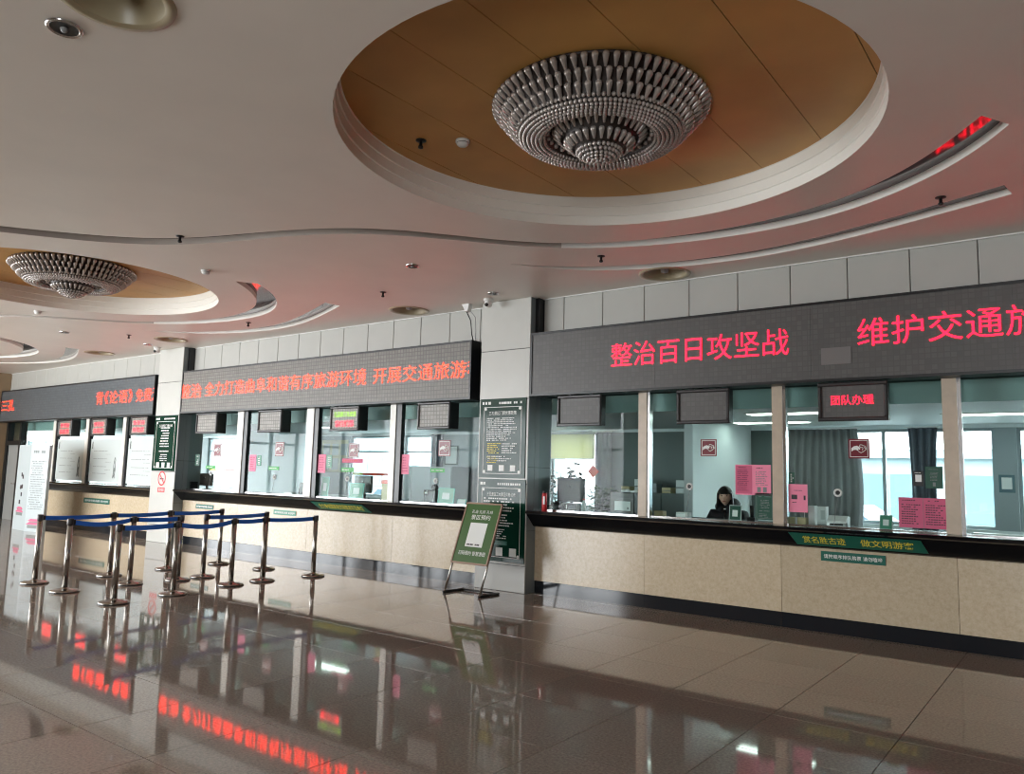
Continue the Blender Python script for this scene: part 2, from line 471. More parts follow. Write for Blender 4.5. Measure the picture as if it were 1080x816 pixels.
def wall_loop(mb, pts, z0, z1, closed=True):
    n = len(pts); vs = [(x, y, z0) for x, y in pts] + [(x, y, z1) for x, y in pts]
    return mb.add(vs, [(i, (i + 1) % n, (i + 1) % n + n, i + n) for i in range(n if closed else n - 1)])
for N, Fa, dep in slots:
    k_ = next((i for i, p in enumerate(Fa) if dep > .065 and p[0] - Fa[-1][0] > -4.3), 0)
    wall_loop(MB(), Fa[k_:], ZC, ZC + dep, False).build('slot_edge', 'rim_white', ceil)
    if k_: wall_loop(MB(), Fa[:k_ + 1], ZC, ZC + dep, False).build('slot_edge', 'slot_shade_paint', ceil)  # S-shaped run of the same face, with painted shade
    mb = MB(); wall_loop(mb, N, ZC, ZC + dep, False)
    wall_loop(mb, [N[0], Fa[0]], ZC, ZC + dep, False); wall_loop(mb, [N[-1], Fa[-1]], ZC, ZC + dep, False); mb.build('slot_end', 'ceiling_paint', ceil)
    # slot top: strip between the two edges, both sampled to the same count
    def rs_(P, n):
        L = [0]
        for a, b_ in zip(P, P[1:]): L.append(L[-1] + math.hypot(b_[0] - a[0], b_[1] - a[1]))
        o = []; i = 0
        for k in range(n):
            t = L[-1] * k / (n - 1)
            while i < len(P) - 2 and L[i + 1] < t: i += 1
            u = (t - L[i]) / max(1e-9, L[i + 1] - L[i]); o.append((P[i][0] + (P[i + 1][0] - P[i][0]) * u, P[i][1] + (P[i + 1][1] - P[i][1]) * u))
        return o
    A, B = rs_(N, 120), rs_(Fa, 120)
    vs = [(x, y, ZC + dep) for x, y in A] + [(x, y, ZC + dep) for x, y in B]
    MB().add(vs, [(i, i + 1, i + 121, i + 120) for i in range(119)]).build('slot_top', 'slot_gloss', ceil)
for bi, dx in enumerate(BAYX):
    cx, cy = CC[0] + dx, CC[1]
    zz = ZC
    for k, r in enumerate((CR, CR - .012, CR - .024)):
        mb = MB(); n = 96
        prof = [(r, zz - ZC), (r, zz - ZC + .088), (r - .012, zz - ZC + .094)]
        mb.lathe((cx, cy, ZC), prof, n, smooth=False, caps=False)
        mb.build('coffer_step', 'rim_white', ceil); zz += .094
    # ochre boards, seams every 0.6 m
    zt = zz; rr = CR - .02
    xs = [-rr] + [s for s in (-1.79, -1.19, -.59, .01, .61, 1.21, 1.81)] + [rr]
    for a, b_ in zip(xs, xs[1:]):
        a2, b2 = a + .003, b_ - .003
        pts = []
        m_ = 16
        up = [(a2 + (b2 - a2) * k / m_) for k in range(m_ + 1)]
        pts = [(cx + u, cy - math.sqrt(max(0, rr * rr - u * u))) for u in up] + [(cx + u, cy + math.sqrt(max(0, rr * rr - u * u))) for u in up[::-1]]
        MB().prism(pts, .01, 'z', zt).build('ceiling_board', 'ochre', ceil)

# ------------------------------------------------------------------ room shell
mb = MB().box(HX0, HX1, 8.98, 9.3, SB + .02, ZC + .5)
wb = mb.build('wall_back', 'cavity', kind='structure', origin=(0, 8.98, SB))
def panels(x0, x1, start, z0, z1, y):
    x = start
    while x < x1:
        a, b_ = max(x, x0), min(x + .63, x1)
        if b_ - a > .04: MB().bbox(a + .004, b_ - .004, y, y + .03, z0, z1, .006).build('panel', 'alu_panel', wb)
        x += .63
panels(P1[1] + .07, HX1, -6.52, ST - .1, ZC - .012, 8.95)
panels(P2[1] + .05, P1[0] - .02, -15.6, ST - .1, ZC - .012, 8.95)
panels(HX0, P2[0] - .02, -25.2, ST - .1, ZC - .012, 8.95)
for n_, (x0, x1) in enumerate(((HX0, P2[0]), (P2[1], P1[0]), (P1[1], HX1))):
    MB().box(x0 + .01, x1 - .01, 8.935, 8.955, ZC - .012, ZC).build('cornice', 'white_plastic', wb)
# pillars
def pillar(x0, x1, n):
    p = thing('pillar', ((x0 + x1) / 2, YS, 0), kind='structure')
    MB().box(x0 + .012, x1 - .012, YS + .012, 9.3, 0, ZC - .001).build('core', 'dark_metal', p)
    for z0, z1, m in ((.0, .36, 'steel_panel'), (.366, 1.48, 'pillar_panel'), (1.486, 2.68, 'pillar_panel'), (2.686, 3.40, 'pillar_panel'), (3.406, ZC - .002, 'pillar_panel')):
        if n == 2 and m == 'steel_panel': m = 'pillar_panel'
        MB().bbox(x0, x1, YS, YS + .012, z0 + .003, z1, .003).build('panel', m, p)
    for z0, z1 in ((0, .84), (.846, 1.72), (1.726, 2.7), (2.706, ZC - .002)):
        MB().box(x1 - .012, x1, YS + .014, YS + .17, z0, z1).build('panel', 'side_panel_shaded', p)
        MB().box(x1 - .012, x1, YS + .176, 9.3, z0, z1).build('panel', 'side_panel_shaded', p)
        MB().box(x0, x0 + .012, YS + .014, 9.3, z0, z1).build('panel', 'side_panel_shaded', p)
    return p
pillar(*P1, 1); pillar(*P2, 2)
for x in (P1[1] + .035, P2[1] + .03):
    MB().box(x - .03, x + .03, 8.83, 8.96, ST, ZC - .005).build('trim_%d' % (1 if x > -10 else 2), 'dark_metal', kind='structure')
# outer walls with window openings
mb = MB().box(HX0 - .3, HX0, 2.4, 9.3, 0, ZC + .5).box(HX0 - .3, HX0, HY0 - .3, -4.7, 0, ZC + .5).box(HX0 - .3, HX0, -4.7, 2.4, 3.8, ZC + .5).box(HX0 - .3, HX0, -4.7, 2.4, 0, .2)
wl = mb.build('wall_left', 'brown_wall', kind='structure')
mb = MB()
for k in range(7): y = -4.7 + k * 1.183; mb.box(HX0 - .12, HX0 - .02, y - .05, y + .05, .2, 3.8)
mb.box(HX0 - .12, HX0 - .02, -4.7, 2.4, 2.5, 2.58).build('window_frame', 'grey_plastic', wl)
mb = MB().box(-12.6, -.8, HY0 - .3, HY0, 0, ZC + .5).box(1.2, HX1 + .3, HY0 - .3, HY0, 0, ZC + .5).box(-.8, 1.2, HY0 - .3, HY0, 3.8, ZC + .5).box(-.8, 1.2, HY0 - .3, HY0, 0, .2).box(HX0, -24.5, HY0 - .3, HY0, 0, ZC + .5).box(-24.5, -12.6, HY0 - .3, HY0, 3.8, ZC + .5).box(-24.5, -12.6, HY0 - .3, HY0, 0, .2)
wf = mb.build('wall_front', 'brown_wall', kind='structure')
mb = MB()
for k in range(8): x = -24.5 + k * 1.7; mb.box(x - .05, x + .05, HY0 - .12, HY0 - .02, .2, 3.8)
for k in range(3): x = -.8 + k * 1.0; mb.box(x - .05, x + .05, HY0 - .12, HY0 - .02, .2, 3.8)
mb.box(-.8, 1.2, HY0 - .12, HY0 - .02, 2.5, 2.58)
mb.box(-24.5, -12.6, HY0 - .12, HY0 - .02, 2.5, 2.58).build('window_frame', 'grey_plastic', wf)
MB().box(HX1, HX1 + .3, HY0, 9.3, 0, ZC + .5).build('wall_right', 'brown_wall', kind='structure')

# ------------------------------------------------------------------ counters
JA = [-4.60, -2.885, -1.14, .57, 2.3, 4.0, 5.7, 7.4]
JB = [-13.42, -11.28, -9.12]
JC = [-19.95, -18.1]
def counter(x0, x1, joints, label, open_left):
    c = thing('service_counter', ((x0 + x1) / 2, YF, 0), label, 'counter')
    xs = [x0] + joints + [x1]
    for a, b_ in zip(xs, xs[1:]):
        MB().box(a + .002, b_ - .002, YF, YF + .03, .165, .90).build('marble_panel', 'marble', c)
        MB().box(a + .001, b_ - .001, YF + .012, YF + .04, .0, .16).build('plinth_panel', 'plinth_black', c)
    MB().box(x0, x1, YF + .035, YF + .2, .0, .9).build('carcass', 'cavity', c)
    # black top: flat slab with an underside that slopes back to the marble
    prof = [(YS - .03, CT - .035), (YS - .02, CT - .004), (YS + .01, CT), (9.03, CT), (9.03, CT - .05), (YF + .09, CT - .05), (YF + .09, .95), (YF + .19, .95), (YF + .19, .902), (YF - .02, .902), (YF - .05, .915), (YS, CT - .05)]
    l = x0 + .0
    MB().prism(prof, x1 - x0, 'x', x0).build('counter_top', 'black_stone', c)
    MB().box(x0, x1, 9.031, 9.55, CT - .04, CT - .0005).build('staff_shelf', 'staff_shelf', c)
    return c
counter(P1[1] - .0 + .001, HX1 - .01, JA, 'black-topped marble ticket counter at right where the clerk sits', True)
counter(P2[1] + .001, P1[0] - .001, JB, 'black-topped marble ticket counter behind the blue belt barriers', True)
counter(-22.0, P2[0] - .001, JC, 'far black-topped marble counter between the white folding display and the no-smoking pillar', True)

# ------------------------------------------------------------------ ticket windows
def ticket_window(n, x0, x1, mull, faces, extra):
    wdw = thing('window_%d' % n, ((x0 + x1) / 2, YG, CT), kind='structure')
    edges = [x0]
    for a, b_, in mull:
        MB().box(a, b_, YG - .05, YG + .06, CT + .002, SB + .12).build('mullion', faces, wdw)
        MB().box(b_ + .001, b_ + extra, YG - .035, YG + .05, CT + .002, SB + .12).build('mullion_edge', 'silver' if n == 1 else 'dark_metal', wdw)
        edges += [a, b_ + extra]
    edges.append(x1)
    for a, b_ in zip(edges[::2], edges[1::2]):
        MB().box(a + .002, b_ - .002, YG, YG + .006, CT + .002, SB + .1).build('pane', 'glass', wdw)
        MB().box(a + .002, b_ - .002, YG - .012, YG + .018, CT + .001, CT + .014).build('sill_channel', 'silver', wdw)
    MB().box(x0, x1, YG - .03, YG + .04, SB + .02, SB + .1).build('head_rail', 'grey_plastic', wdw)
    return wdw
ticket_window(1, P1[1], HX1, [(-4.705, -4.585), (-2.975, -2.855), (-1.225, -1.09), (.51, .64), (2.25, 2.38), (3.96, 4.09), (5.67, 5.8), (7.4, 7.53)], 'mullion_stone', .035)
ticket_window(2, P2[1], P1[0], [(-13.62, -13.42), (-11.46, -11.26), (-9.29, -9.16)], 'mullion_white', .12)
ticket_window(3, -23.95, P2[0], [(-21.95, -21.80), (-20.10, -19.95), (-18.24, -18.09)], 'mullion_white', .07)
# office door at the far left end
d = thing('door_1', (-24.45, YG, 0), kind='structure')
MB().box(-24.98, -24.86, 8.94, 9.1, 0, SB).box(-24.06, -23.96, 8.94, 9.1, 0, SB).box(-24.86, -24.06, 8.94, 9.1, 2.08, 2.2).build('door_frame', 'dark_metal', d)
MB().box(-24.86, -24.06, 9.0, 9.04, 0, 2.08).build('door_leaf', 'door_grey', d)
MB().tube([(-24.16, 9.0, 1.0), (-24.16, 8.94, 1.0), (-24.3, 8.94, 1.0)], .012).build('door_handle', 'silver', d)
MB().box(-24.86, -24.06, 9.03, 9.036, 2.2, SB).build('transom_pane', 'glass', d)
MB().box(-23.96, -22.0, 8.96, 9.0, 0, CT).build('wall_low', 'office_grey', kind='structure')

# ------------------------------------------------------------------ LED signs
def led_sign(x0, x1, face, texts, lm, label, right_visible=True):
    s = thing('led_sign', ((x0 + x1) / 2, YS + .15, SB), label, 'sign')
    MB().box(x0, x1, YS + .02, 8.955, SB, ST).build('cabinet', 'black_plastic', s)
    f = MB(); t = .03
    f.box(x0, x1, YS, YS + .03, SB, SB + t).box(x0, x1, YS, YS + .03, ST - t, ST).box(x0, x0 + t, YS, YS + .03, SB + t, ST - t).box(x1 - t, x1, YS, YS + .03, SB + t, ST - t).build('frame', 'dark_metal', s)
    x = x0 + t; n = max(1, round((x1 - x0 - 2 * t) / 1.92)); wd = (x1 - x0 - 2 * t) / n
    for k in range(n):
        MB().box(x + k * wd + .001, x + (k + 1) * wd - .001, YS + .012, YS + .03, SB + t, ST - t).build('screen_module', face, s)
    for tx, a, b_, z0, z1 in texts: text(MB(), tx, a, b_, z0, z1, YS + .007, -.004 if lm == 'led_red' else -.012, (x0 + t + .01, x1 - t - .01)).build('lettering', lm, s)
    return s
sa = led_sign(P1[1] + .005, HX1 - .02, 'led_face_dark', [('整治百日攻坚战', -4.99, -2.70, 3.045, 3.35), ('维护交通旅游秩序', -1.97, .70, 3.075, 3.375)], 'led_red', 'large dark LED sign with pink-red characters above the right-hand counter')
MB().box(-2.35, -2.04, YS + .006, YS + .0115, 2.90, 3.085).build('dead_module', 'grey_plastic', sa)
mat('led_dead', S(112, 108, 106), .45); bpy.data.objects['dead_module'].data.materials[0] = M['led_dead']
led_sign(P2[1] + .01, -7.385, 'led_face_sign', [('旅游整治', -16.28, -14.64, 3.03, 3.32), ('全力打造曲阜和谐有序旅游环境', -14.50, -9.68, 3.05, 3.325), ('开展交通旅游秩序', -9.50, -6.8, 3.05, 3.31)], 'led_orange', 'long grey LED sign with orange-red characters above the belt barriers')
led_sign(HX0 + .02, -16.50, 'led_face_blue', [('畅游三孔', -25.75, -24.05, 3.03, 3.34), ('背', -19.20, -18.86, 3.03, 3.33), ('《论语》', -18.78, -17.46, 3.03, 3.33), ('免费游览', -17.30, -15.9, 3.03, 3.32)], 'led_orange', 'far-left dark LED sign with red characters over the far counter')

# small LED displays hanging under the signs
def display(x0, x1, lines, label, face='led_face_dark', thick=.12):
    z0, z1 = 2.28, 2.70
    s = thing('led_display', ((x0 + x1) / 2, YS + .06, z0), label, 'display')
    MB().box(x0 + .01, x1 - .01, YS + .03, YS + .03 + thick, z0 + .01, z1 - .01).build('housing', 'black_plastic', s)
    f = MB(); t = .042
    def bar(a, b_, c, d_): f.bbox(a, b_, YS, YS + .04, c, d_, .012)
    bar(x0, x1, z0, z0 + t); bar(x0, x1, z1 - t, z1); bar(x0, x0 + t, z0 + t, z1 - t); bar(x1 - t, x1, z0 + t, z1 - t)
    f.build('bezel', 'bezel', s)
    MB().box(x0 + t, x1 - t, YS + .022, YS + .03, z0 + t, z1 - t).build('screen', face, s)
    for cx in (x0 + (x1 - x0) * .25, x0 + (x1 - x0) * .75): MB().box(cx - .02, cx + .02, YS + .06, YS + .1, z1 - .012, SB - .001).build('bracket', 'dark_metal', s)
    for tx, a, b_, c, d_, m in lines:
        text(MB(), tx, a, b_, c, d_, YS + .019, 0).build('lettering', m, s)
display(-5.83, -5.14, [], 'blank LED display over the pane with the red can and black printer')
display(-4.07, -3.40, [], 'blank LED display over the pane where the clerk sits')
display(-2.395, -1.69, [('团队办理', -2.26, -1.83, 2.455, 2.56, 'led_red')], 'LED display showing four red characters over the right-hand counter')
display(-14.75, -14.0, [], 'blank grey LED display nearest the no-smoking pillar', 'led_face_grey', .2)
display(-12.63, -11.91, [], 'blank grey LED display over the pane with the black office chair', 'led_face_grey', .2)
display(-10.55, -9.82, [('孔孟颜三孔优惠', -10.46, -9.90, 2.52, 2.61, 'led_green'), ('窗口/门票', -10.41, -9.95, 2.35, 2.46, 'led_red')], 'LED display with a green line above a red line', 'led_face_grey', .2)
display(-8.46, -7.78, [], 'blank LED display next to the pillar with two green boards, over the bright window', 'led_face_grey', .2)
for x, nm in ((-21.15, 'leftmost'), (-19.34, 'middle'), (-17.46, 'rightmost')):
    display(x, x + .76, [('售票窗', x + .12, x + .60, 2.51, 2.605, 'led_red'), ('自助票', x + .12, x + .60, 2.35, 2.455, 'led_red')], nm + ' of the three red-lettered LED displays over the far counter', 'led_face_grey', .2)

# ------------------------------------------------------------------ boards on the pillars
def info_board(x0, x1, z0, z1, title, label, layout):
    y = YS - .012
    b_ = thing('information_board', ((x0 + x1) / 2, YS, z0), label, 'board')
    MB().bbox(x0, x1, y, YS - .001, z0, z1, .003).build('board', 'board_green', b_)
    yy = y - .002; W = x1 - x0; Hh = z1 - z0
    fr = MB(); a, c, e, f = x0 + W * .09, x1 - W * .09, z0 + Hh * .05, z1 - Hh * .105; t = .008
    fr.box(a, c, yy, y, e, e + t).box(a, c, yy, y, f - t, f).box(a, a + t, yy, y, e, f).box(c - t, c, yy, y, e, f).build('border_line', 'print_white', b_)
    for px, pz in ((a + .03, e + .03), (c - .03, e + .03), (a + .03, f - .03), (c - .03, f - .03)):
        MB().prism([(px + .022 * math.cos(k * PI / 4), pz + .022 * math.sin(k * PI / 4)) for k in range(8)], .002, 'y', yy).build('corner_mark', 'print_white', b_)
    text(MB(), title, x0 + W * .2, x1 - W * .2, f - Hh * .105, f - Hh * .055, yy, .006).build('title', 'print_white', b_)
    mb = MB()
    rows(mb, x0 + W * .42, x1 - W * .08, z1 - Hh * .075, z1 - Hh * .04, 1, yy, .8, 0)
    rows(mb, x0 + W * .05, x0 + W * .25, z1 - Hh * .08, z1 - Hh * .03, 1, yy, .7, 0)
    for p in layout:
        if p[0] == 'w': rows(mb, x0 + W * p[1], x0 + W * p[2], z0 + Hh * p[3], z0 + Hh * p[4], p[5], yy, .45, .35, center=p[6] if len(p) > 6 else False)
    mb.build('small_print', 'print_white', b_, kind='stuff')
    for p in layout:
        if p[0] == 'y': rows(MB(), x0 + W * p[1], x0 + W * p[2], z0 + Hh * p[3], z0 + Hh * p[4], p[5], yy, .45, .3).build('small_print', 'print_yellow', b_, kind='stuff')
        if p[0] == 'q':
            MB().box(x0 + W * p[1], x0 + W * p[2], yy, y, z0 + Hh * p[3], z0 + Hh * p[4]).build('code_card', 'print_white', b_)
        if p[0] == 'g': MB().box(x0 + W * p[1], x0 + W * p[2], yy, y, z0 + Hh * p[3], z0 + Hh * p[4]).build('band', 'plate_green', b_)
    return b_
info_board(-7.165, -6.335, 1.565, 2.70, '三孔景区门票优惠政策', 'upper dark green notice board on the pillar beside the easel sign',
           [('w', .16, .86, .46, .76, 13), ('y', .18, .48, .3, .44, 6), ('y', .18, .45, .18, .27, 4), ('w', .5, .84, .3, .44, 5), ('w', .2, .8, .2, .28, 3), ('q', .2, .31, .085, .16), ('q', .45, .56, .085, .16), ('q', .69, .8, .085, .16)])
info_board(-7.165, -6.315, .40, 1.545, '三孔景区三大景区价格公示', 'lower dark green notice board on the pillar, half hidden by the easel sign',
           [('w', .14, .86, .60, .78, 5), ('w', .2, .86, .42, .58, 5), ('w', .3, .65, .27, .4, 5), ('g', .25, .65, .2, .25), ('q', .42, .56, .07, .17), ('q', .70, .84, .07, .17)])
info_board(-16.34, -15.43, 1.50, 2.68, '三孔景区门票价格', 'glossy green notice board on the pillar above the no-smoking sign',
           [('w', .28, .72, .42, .8, 8, True), ('w', .22, .78, .33, .38, 1, True), ('w', .3, .7, .17, .31, 4, True), ('q', .2, .33, .06, .15), ('q', .44, .57, .06, .15), ('q', .68, .81, .06, .15)])
# no smoking sign
n_ = thing('no_smoking_sign', (-15.9, YS, 1.05), 'red no-smoking symbol over a red strip on the white pillar', 'sign')
cxs, czs = -15.9, 1.34; n = 36
mb = MB(); vs = []
for k in range(n):
    a = 2 * PI * k / n
    for r in (.125, .155): vs.append((cxs + r * math.cos(a), YS - .004, czs + r * math.sin(a)))
mb.add(vs, [(2 * k, 2 * k + 1, (2 * k + 3) % (2 * n), (2 * k + 2) % (2 * n)) for k in range(n)])
mb.add([(cxs - .1, YS - .0045, czs + .08), (cxs - .08, YS - .0045, czs + .1), (cxs + .1, YS - .0045, czs - .08), (cxs + .08, YS - .0045, czs - .1)], [(0, 1, 2, 3)])
mb.build('prohibition_ring', 'no_smoke_red', n_)
MB().prism([(cxs - .07, czs - .02), (cxs + .07, czs - .02), (cxs + .07, czs + .005), (cxs - .07, czs + .005)], .001, 'y', YS - .0035).build('cigarette', 'print_dark', n_)
pl = MB().box(cxs - .14, cxs + .14, YS - .004, YS - .001, 1.05, 1.15).build('strip', 'no_smoke_red', n_)
text(MB(), '请勿吸烟', cxs - .11, cxs + .11, 1.065, 1.135, YS - .006).build('lettering', 'print_white', n_)

# ------------------------------------------------------------------ banners and plates on the counters
def on_slope(z):  # Y on the sloping front of the black counter top
    t = (CT - .05 - z) / (CT - .05 - .915)
    return YS + (YF - .05 - YS) * max(0, min(1, t))
def banner(pts, txts, label):
    b_ = thing('banner_strip', ((pts[0][0] + pts[2][0]) / 2, on_slope(.92), .92), label, 'banner')
    P = [Vector((x, on_slope(z) - .006, z)) for x, z in pts]; Q = [p + Vector((0, .005, 0)) for p in P]
    MB().add(P + Q, [(0, 1, 2, 3), (7, 6, 5, 4), (0, 4, 5, 1), (1, 5, 6, 2), (2, 6, 7, 3), (3, 7, 4, 0)]).build('strip', 'plate_green', b_)
    for tx, a, c, z0, z1 in txts: text(MB(), tx, a, c, z0, z1, 0, .006, xf=lambda p: Vector((p.x, on_slope(p.z) - .008, p.z))).build('lettering', 'print_yellow', b_)
banner([(-2.68, .93), (-1.38, .93), (-1.43, 1.065), (-2.74, 1.065)], [('赏名胜古迹', -2.60, -2.16, .957, 1.035), ('做文明游客', -2.01, -1.50, .957, 1.035)], 'green strip with two yellow slogans on the right-hand counter edge')
banner([(-10.85, .93), (-9.54, .93), (-9.65, 1.06), (-10.97, 1.06)], [('全力争创国家级文明旅游示范单位', -10.80, -9.68, .955, 1.035)], 'green strip with one line of yellow characters on the middle counter edge')
def plate(x0, x1, z0, z1, label, m='plate_green'):
    p = thing('notice_plate', ((x0 + x1) / 2, YF, z0), label, 'plate')
    MB().bbox(x0, x1, YF - .008, YF - .001, z0, z1, .002).build('plate', m, p)
    W = x1 - x0
    text(MB(), '请按顺序排队购票 请勿喧哗', x0 + W * .05, x1 - W * .05, z0 + (z1 - z0) * .28, z1 - (z1 - z0) * .28, YF - .010, .006).build('lettering', 'print_white', p)
plate(-2.45, -1.795, .768, .872, 'small green plate with white characters under the two-slogan strip')
plate(-14.88, -14.24, .755, .845, 'small green plate with white characters under the middle counter, near the pillar')
plate(-12.26, -11.6, .765, .855, 'pale green plate under the middle counter, behind the barrier posts', 'paper_green_light')
plate(-19.85, -18.55, .665, .785, 'green plate with white characters at the edge of the far counter')

# ------------------------------------------------------------------ easel sign
e = thing('easel_sign', (-6.83, 8.0, 0), 'green slanted easel sign with white panel beside the pillar', 'sign')
A0 = Vector((-7.15, 8.0, .0)); up = Vector((0, .47, 1.215)).normalized()
L = 1.29
def ez_(x, s, off=0): # s along the slant
    nrm = Vector((0, -up.z, up.y))
    return Vector((x, 8.02, .03)) + up * s + nrm * off
XL, XR = -7.14, -6.50
for x in (XL + .012, XR - .012):
    MB().tube([ez_(x, 0, .0), ez_(x, .8, .0)], .014).build('side_tube', 'brushed', e)
    MB().tube([(x, 8.0, .015), (x, 8.02, .03)], .014).build('joint', 'brushed', e)
    MB().tube([(x, 7.99, .016), (x, 8.42, .016)], .016).build('foot_tube', 'dark_metal', e)
MB().tube([(XL + .012, 8.38, .016), (XR - .012, 8.38, .016)], .013).build('cross_tube', 'dark_metal', e)
s0, s1 = .385, 1.255
def slab(name, x0, x1, a, b_, o0, o1, m, par=e):
    P = [ez_(x, s, o) for o in (o0, o1) for s in (a, b_) for x in (x0, x1)]
    return MB().add(P, [(0, 2, 3, 1), (4, 5, 7, 6), (0, 1, 5, 4), (2, 6, 7, 3), (0, 4, 6, 2), (1, 3, 7, 5)]).build(name, m, par)
slab('poster', XL + .02, XR - .02, s0 + .02, s1 - .02, .012, .026, 'standee_green')
for a in ((XL, XR, s0, s0 + .022), (XL, XR, s1 - .022, s1), (XL, XL + .02, s0, s1), (XR - .02, XR, s0, s1)): slab('frame_bar', *a, .01, .034, 'wood_trim')
slab('code_card', XL + .17, XR - .17, s0 + .24, s0 + .58, .026, .029, 'print_white')
def ezx(p): return ez_(p.x, p.z, .029)
for tx, a, b_, c, d_, bo in (('孔庙 孔府 孔林', .14, .13, .715, .765, 0), ('景区预约', .15, .15, .625, .695, .008), ('扫码预约 智慧游园', .09, .08, .12, .18, .006)):
    text(MB(), tx, XL + a, XR - b_, s0 + c, s0 + d_, 0, bo, xf=ezx).build('lettering', 'print_white', e)
rows(MB(), XL + .2, XR - .2, s0 + .255, s0 + .285, 1, 0, .7, 0, xf=lambda p: ez_(p.x, p.z, .031)).build('caption', 'print_dark', e, kind='stuff')

# ------------------------------------------------------------------ belt barriers
posts = [(-11.45, 4.61), (-10.47, 4.575), (-11.55, 5.647), (-10.56, 5.44), (-9.25, 4.60), (-11.72, 6.615), (-10.50, 6.10), (-9.375, 5.398), (-10.56, 6.526), (-11.82, 7.585), (-9.60, 6.365), (-10.77, 7.727), (-9.666, 6.92), (-9.592, 7.769)]
links = {0: 2, 2: 5, 5: 9, 1: 3, 3: 6, 8: 11, 4: 7, 7: 10, 10: 12, 12: 13}
ptxt = ['nearest post of the leftmost belt row', 'nearest post of the middle belt row', 'second post of the leftmost belt row', 'second post of the middle belt row', 'nearest post of all, at the front of the right-hand belt row',
        'third post of the leftmost belt row', 'third post of the middle belt row, where its front belt ends', 'second post of the right-hand belt row', 'post of the middle row that starts its rear belt', 'last post of the leftmost belt row, by the counter',
        'third post of the right-hand belt row', 'last post of the middle belt row, by the counter', 'fourth post of the right-hand belt row', 'last post of the right-hand belt row, standing farthest right']
pa = MB().lathe((0, 0, 0), [(.165, 0), (.17, .006), (.168, .02), (.15, .03), (.06, .038), (.04, .05), (.034, .06)], 32)
def shared(mb, name, m):
    me = bpy.data.meshes.new(name); me.from_pydata(mb.v, [], mb.f); me.polygons.foreach_set('use_smooth', mb.sm); me.materials.append(M[m])
    bm = bmesh.new(); bm.from_mesh(me); bmesh.ops.recalc_face_normals(bm, faces=bm.faces); bm.to_mesh(me); bm.free(); return me
m_base = shared(pa, 'base', 'brushed')
m_ring = shared(MB().lathe((0, 0, 0), [(.172, .0), (.174, .005), (.172, .012), (.165, .012)], 32, caps=False), 'base_ring', 'black_plastic')
m_pole = shared(MB().lathe((0, 0, 0), [(.034, .04), (.034, .84)], 16), 'pole', 'brushed')
m_head = shared(MB().lathe((0, 0, 0), [(.036, .835), (.039, .84), (.039, .905), (.033, .914), (.012, .916)], 16), 'head', 'bezel')
for i, (x, y) in enumerate(posts):
    t = thing('barrier_post', (x, y, 0), 'steel belt barrier post, ' + ptxt[i], 'barrier', 'belt barrier posts of the queue')
    for me, nm in ((m_base, 'base'), (m_ring, 'base_ring'), (m_pole, 'pole'), (m_head, 'head')): inst(me, nm, t, (0, 0, 0))
    if i in links:
        x1, y1 = posts[links[i]]; d = Vector((x1 - x, y1 - y, 0)); Ld = d.length; d.normalize(); nrm = Vector((-d.y, d.x, 0))
        a0 = Vector((x, y, 0)) + d * .038; N = 14; mb = MB(); sag = .045 if i in (7, 1) else .012
        vs = []
        for k in range(N + 1):
            u = k / N; p = a0 + d * (Ld - .076) * u; zc = .868 - sag * 4 * u * (1 - u)
            for o, dz in ((-.0015, -.029), (.0015, -.029), (.0015, .029), (-.0015, .029)): q = p + nrm * o; vs.append((q.x, q.y, zc + dz))
        fs = [(k * 4 + j, k * 4 + (j + 1) % 4, k * 4 + 4 + (j + 1) % 4, k * 4 + 4 + j) for k in range(N) for j in range(4)] + [(0, 3, 2, 1), (N * 4, N * 4 + 1, N * 4 + 2, N * 4 + 3)]
        MB().add(vs, fs).build('belt', 'belt_blue', t, label='blue retractable belt')
        for p in (a0, Vector((x1, y1, 0)) - d * .05):
            mb = MB(); ang = math.atan2(d.y, d.x)
            vs = [(p.x + d.x * a + nrm.x * b_, p.y + d.y * a + nrm.y * b_, z) for z in (.838, .898) for a, b_ in ((-.01, -.014), (.022, -.014), (.022, .014), (-.01, .014))]
            mb.add(vs, [(0, 1, 2, 3), (7, 6, 5, 4), (0, 4, 5, 1), (1, 5, 6, 2), (2, 6, 7, 3), (3, 7, 4, 0)]).build('belt_clip', 'black_plastic', t)

# ------------------------------------------------------------------ folding display at the far left
f = thing('folding_display', (-20.2, 7.9, 0), 'tall white two-leaf display with pavilion pictures before the far counter', 'display board')
def leaf(a, b_, name):
    a, b_ = Vector(a), Vector(b_); u = (b_ - a).normalized(); nrm = Vector((u.y, -u.x, 0)); W = (b_ - a).length
    def q(s, z, o): p = a + u * s + nrm * o; return (p.x, p.y, z)
    vs = [q(s, z, o) for o in (0, -.07) for s, z in ((0, 0), (W, 0), (W, 2.02), (0, 2.02))]
    lf = MB().add(vs, [(0, 1, 2, 3), (7, 6, 5, 4), (0, 4, 5, 1), (1, 5, 6, 2), (2, 6, 7, 3), (3, 7, 4, 0)]).build(name, 'display_white', f)
    xf = lambda p: Vector(q(p.x, p.z, .003))
    return lf, W, xf
lf, W, xf = leaf((-21.06, 7.86, 0), (-20.2, 7.80, 0), 'display_leaf')
mb = MB()
for cx, z0 in ((.42, 1.25), (.52, 1.2), (.4, .95), (.52, .97), (.36, .78), (.5, .78), (.4, .6)): rows(mb, cx * W - .03, cx * W + .05, z0, z0 + .12, 1, 0, .8, 0, xf=xf)
mb.build('small_print', 'print_dark', lf, kind='stuff')
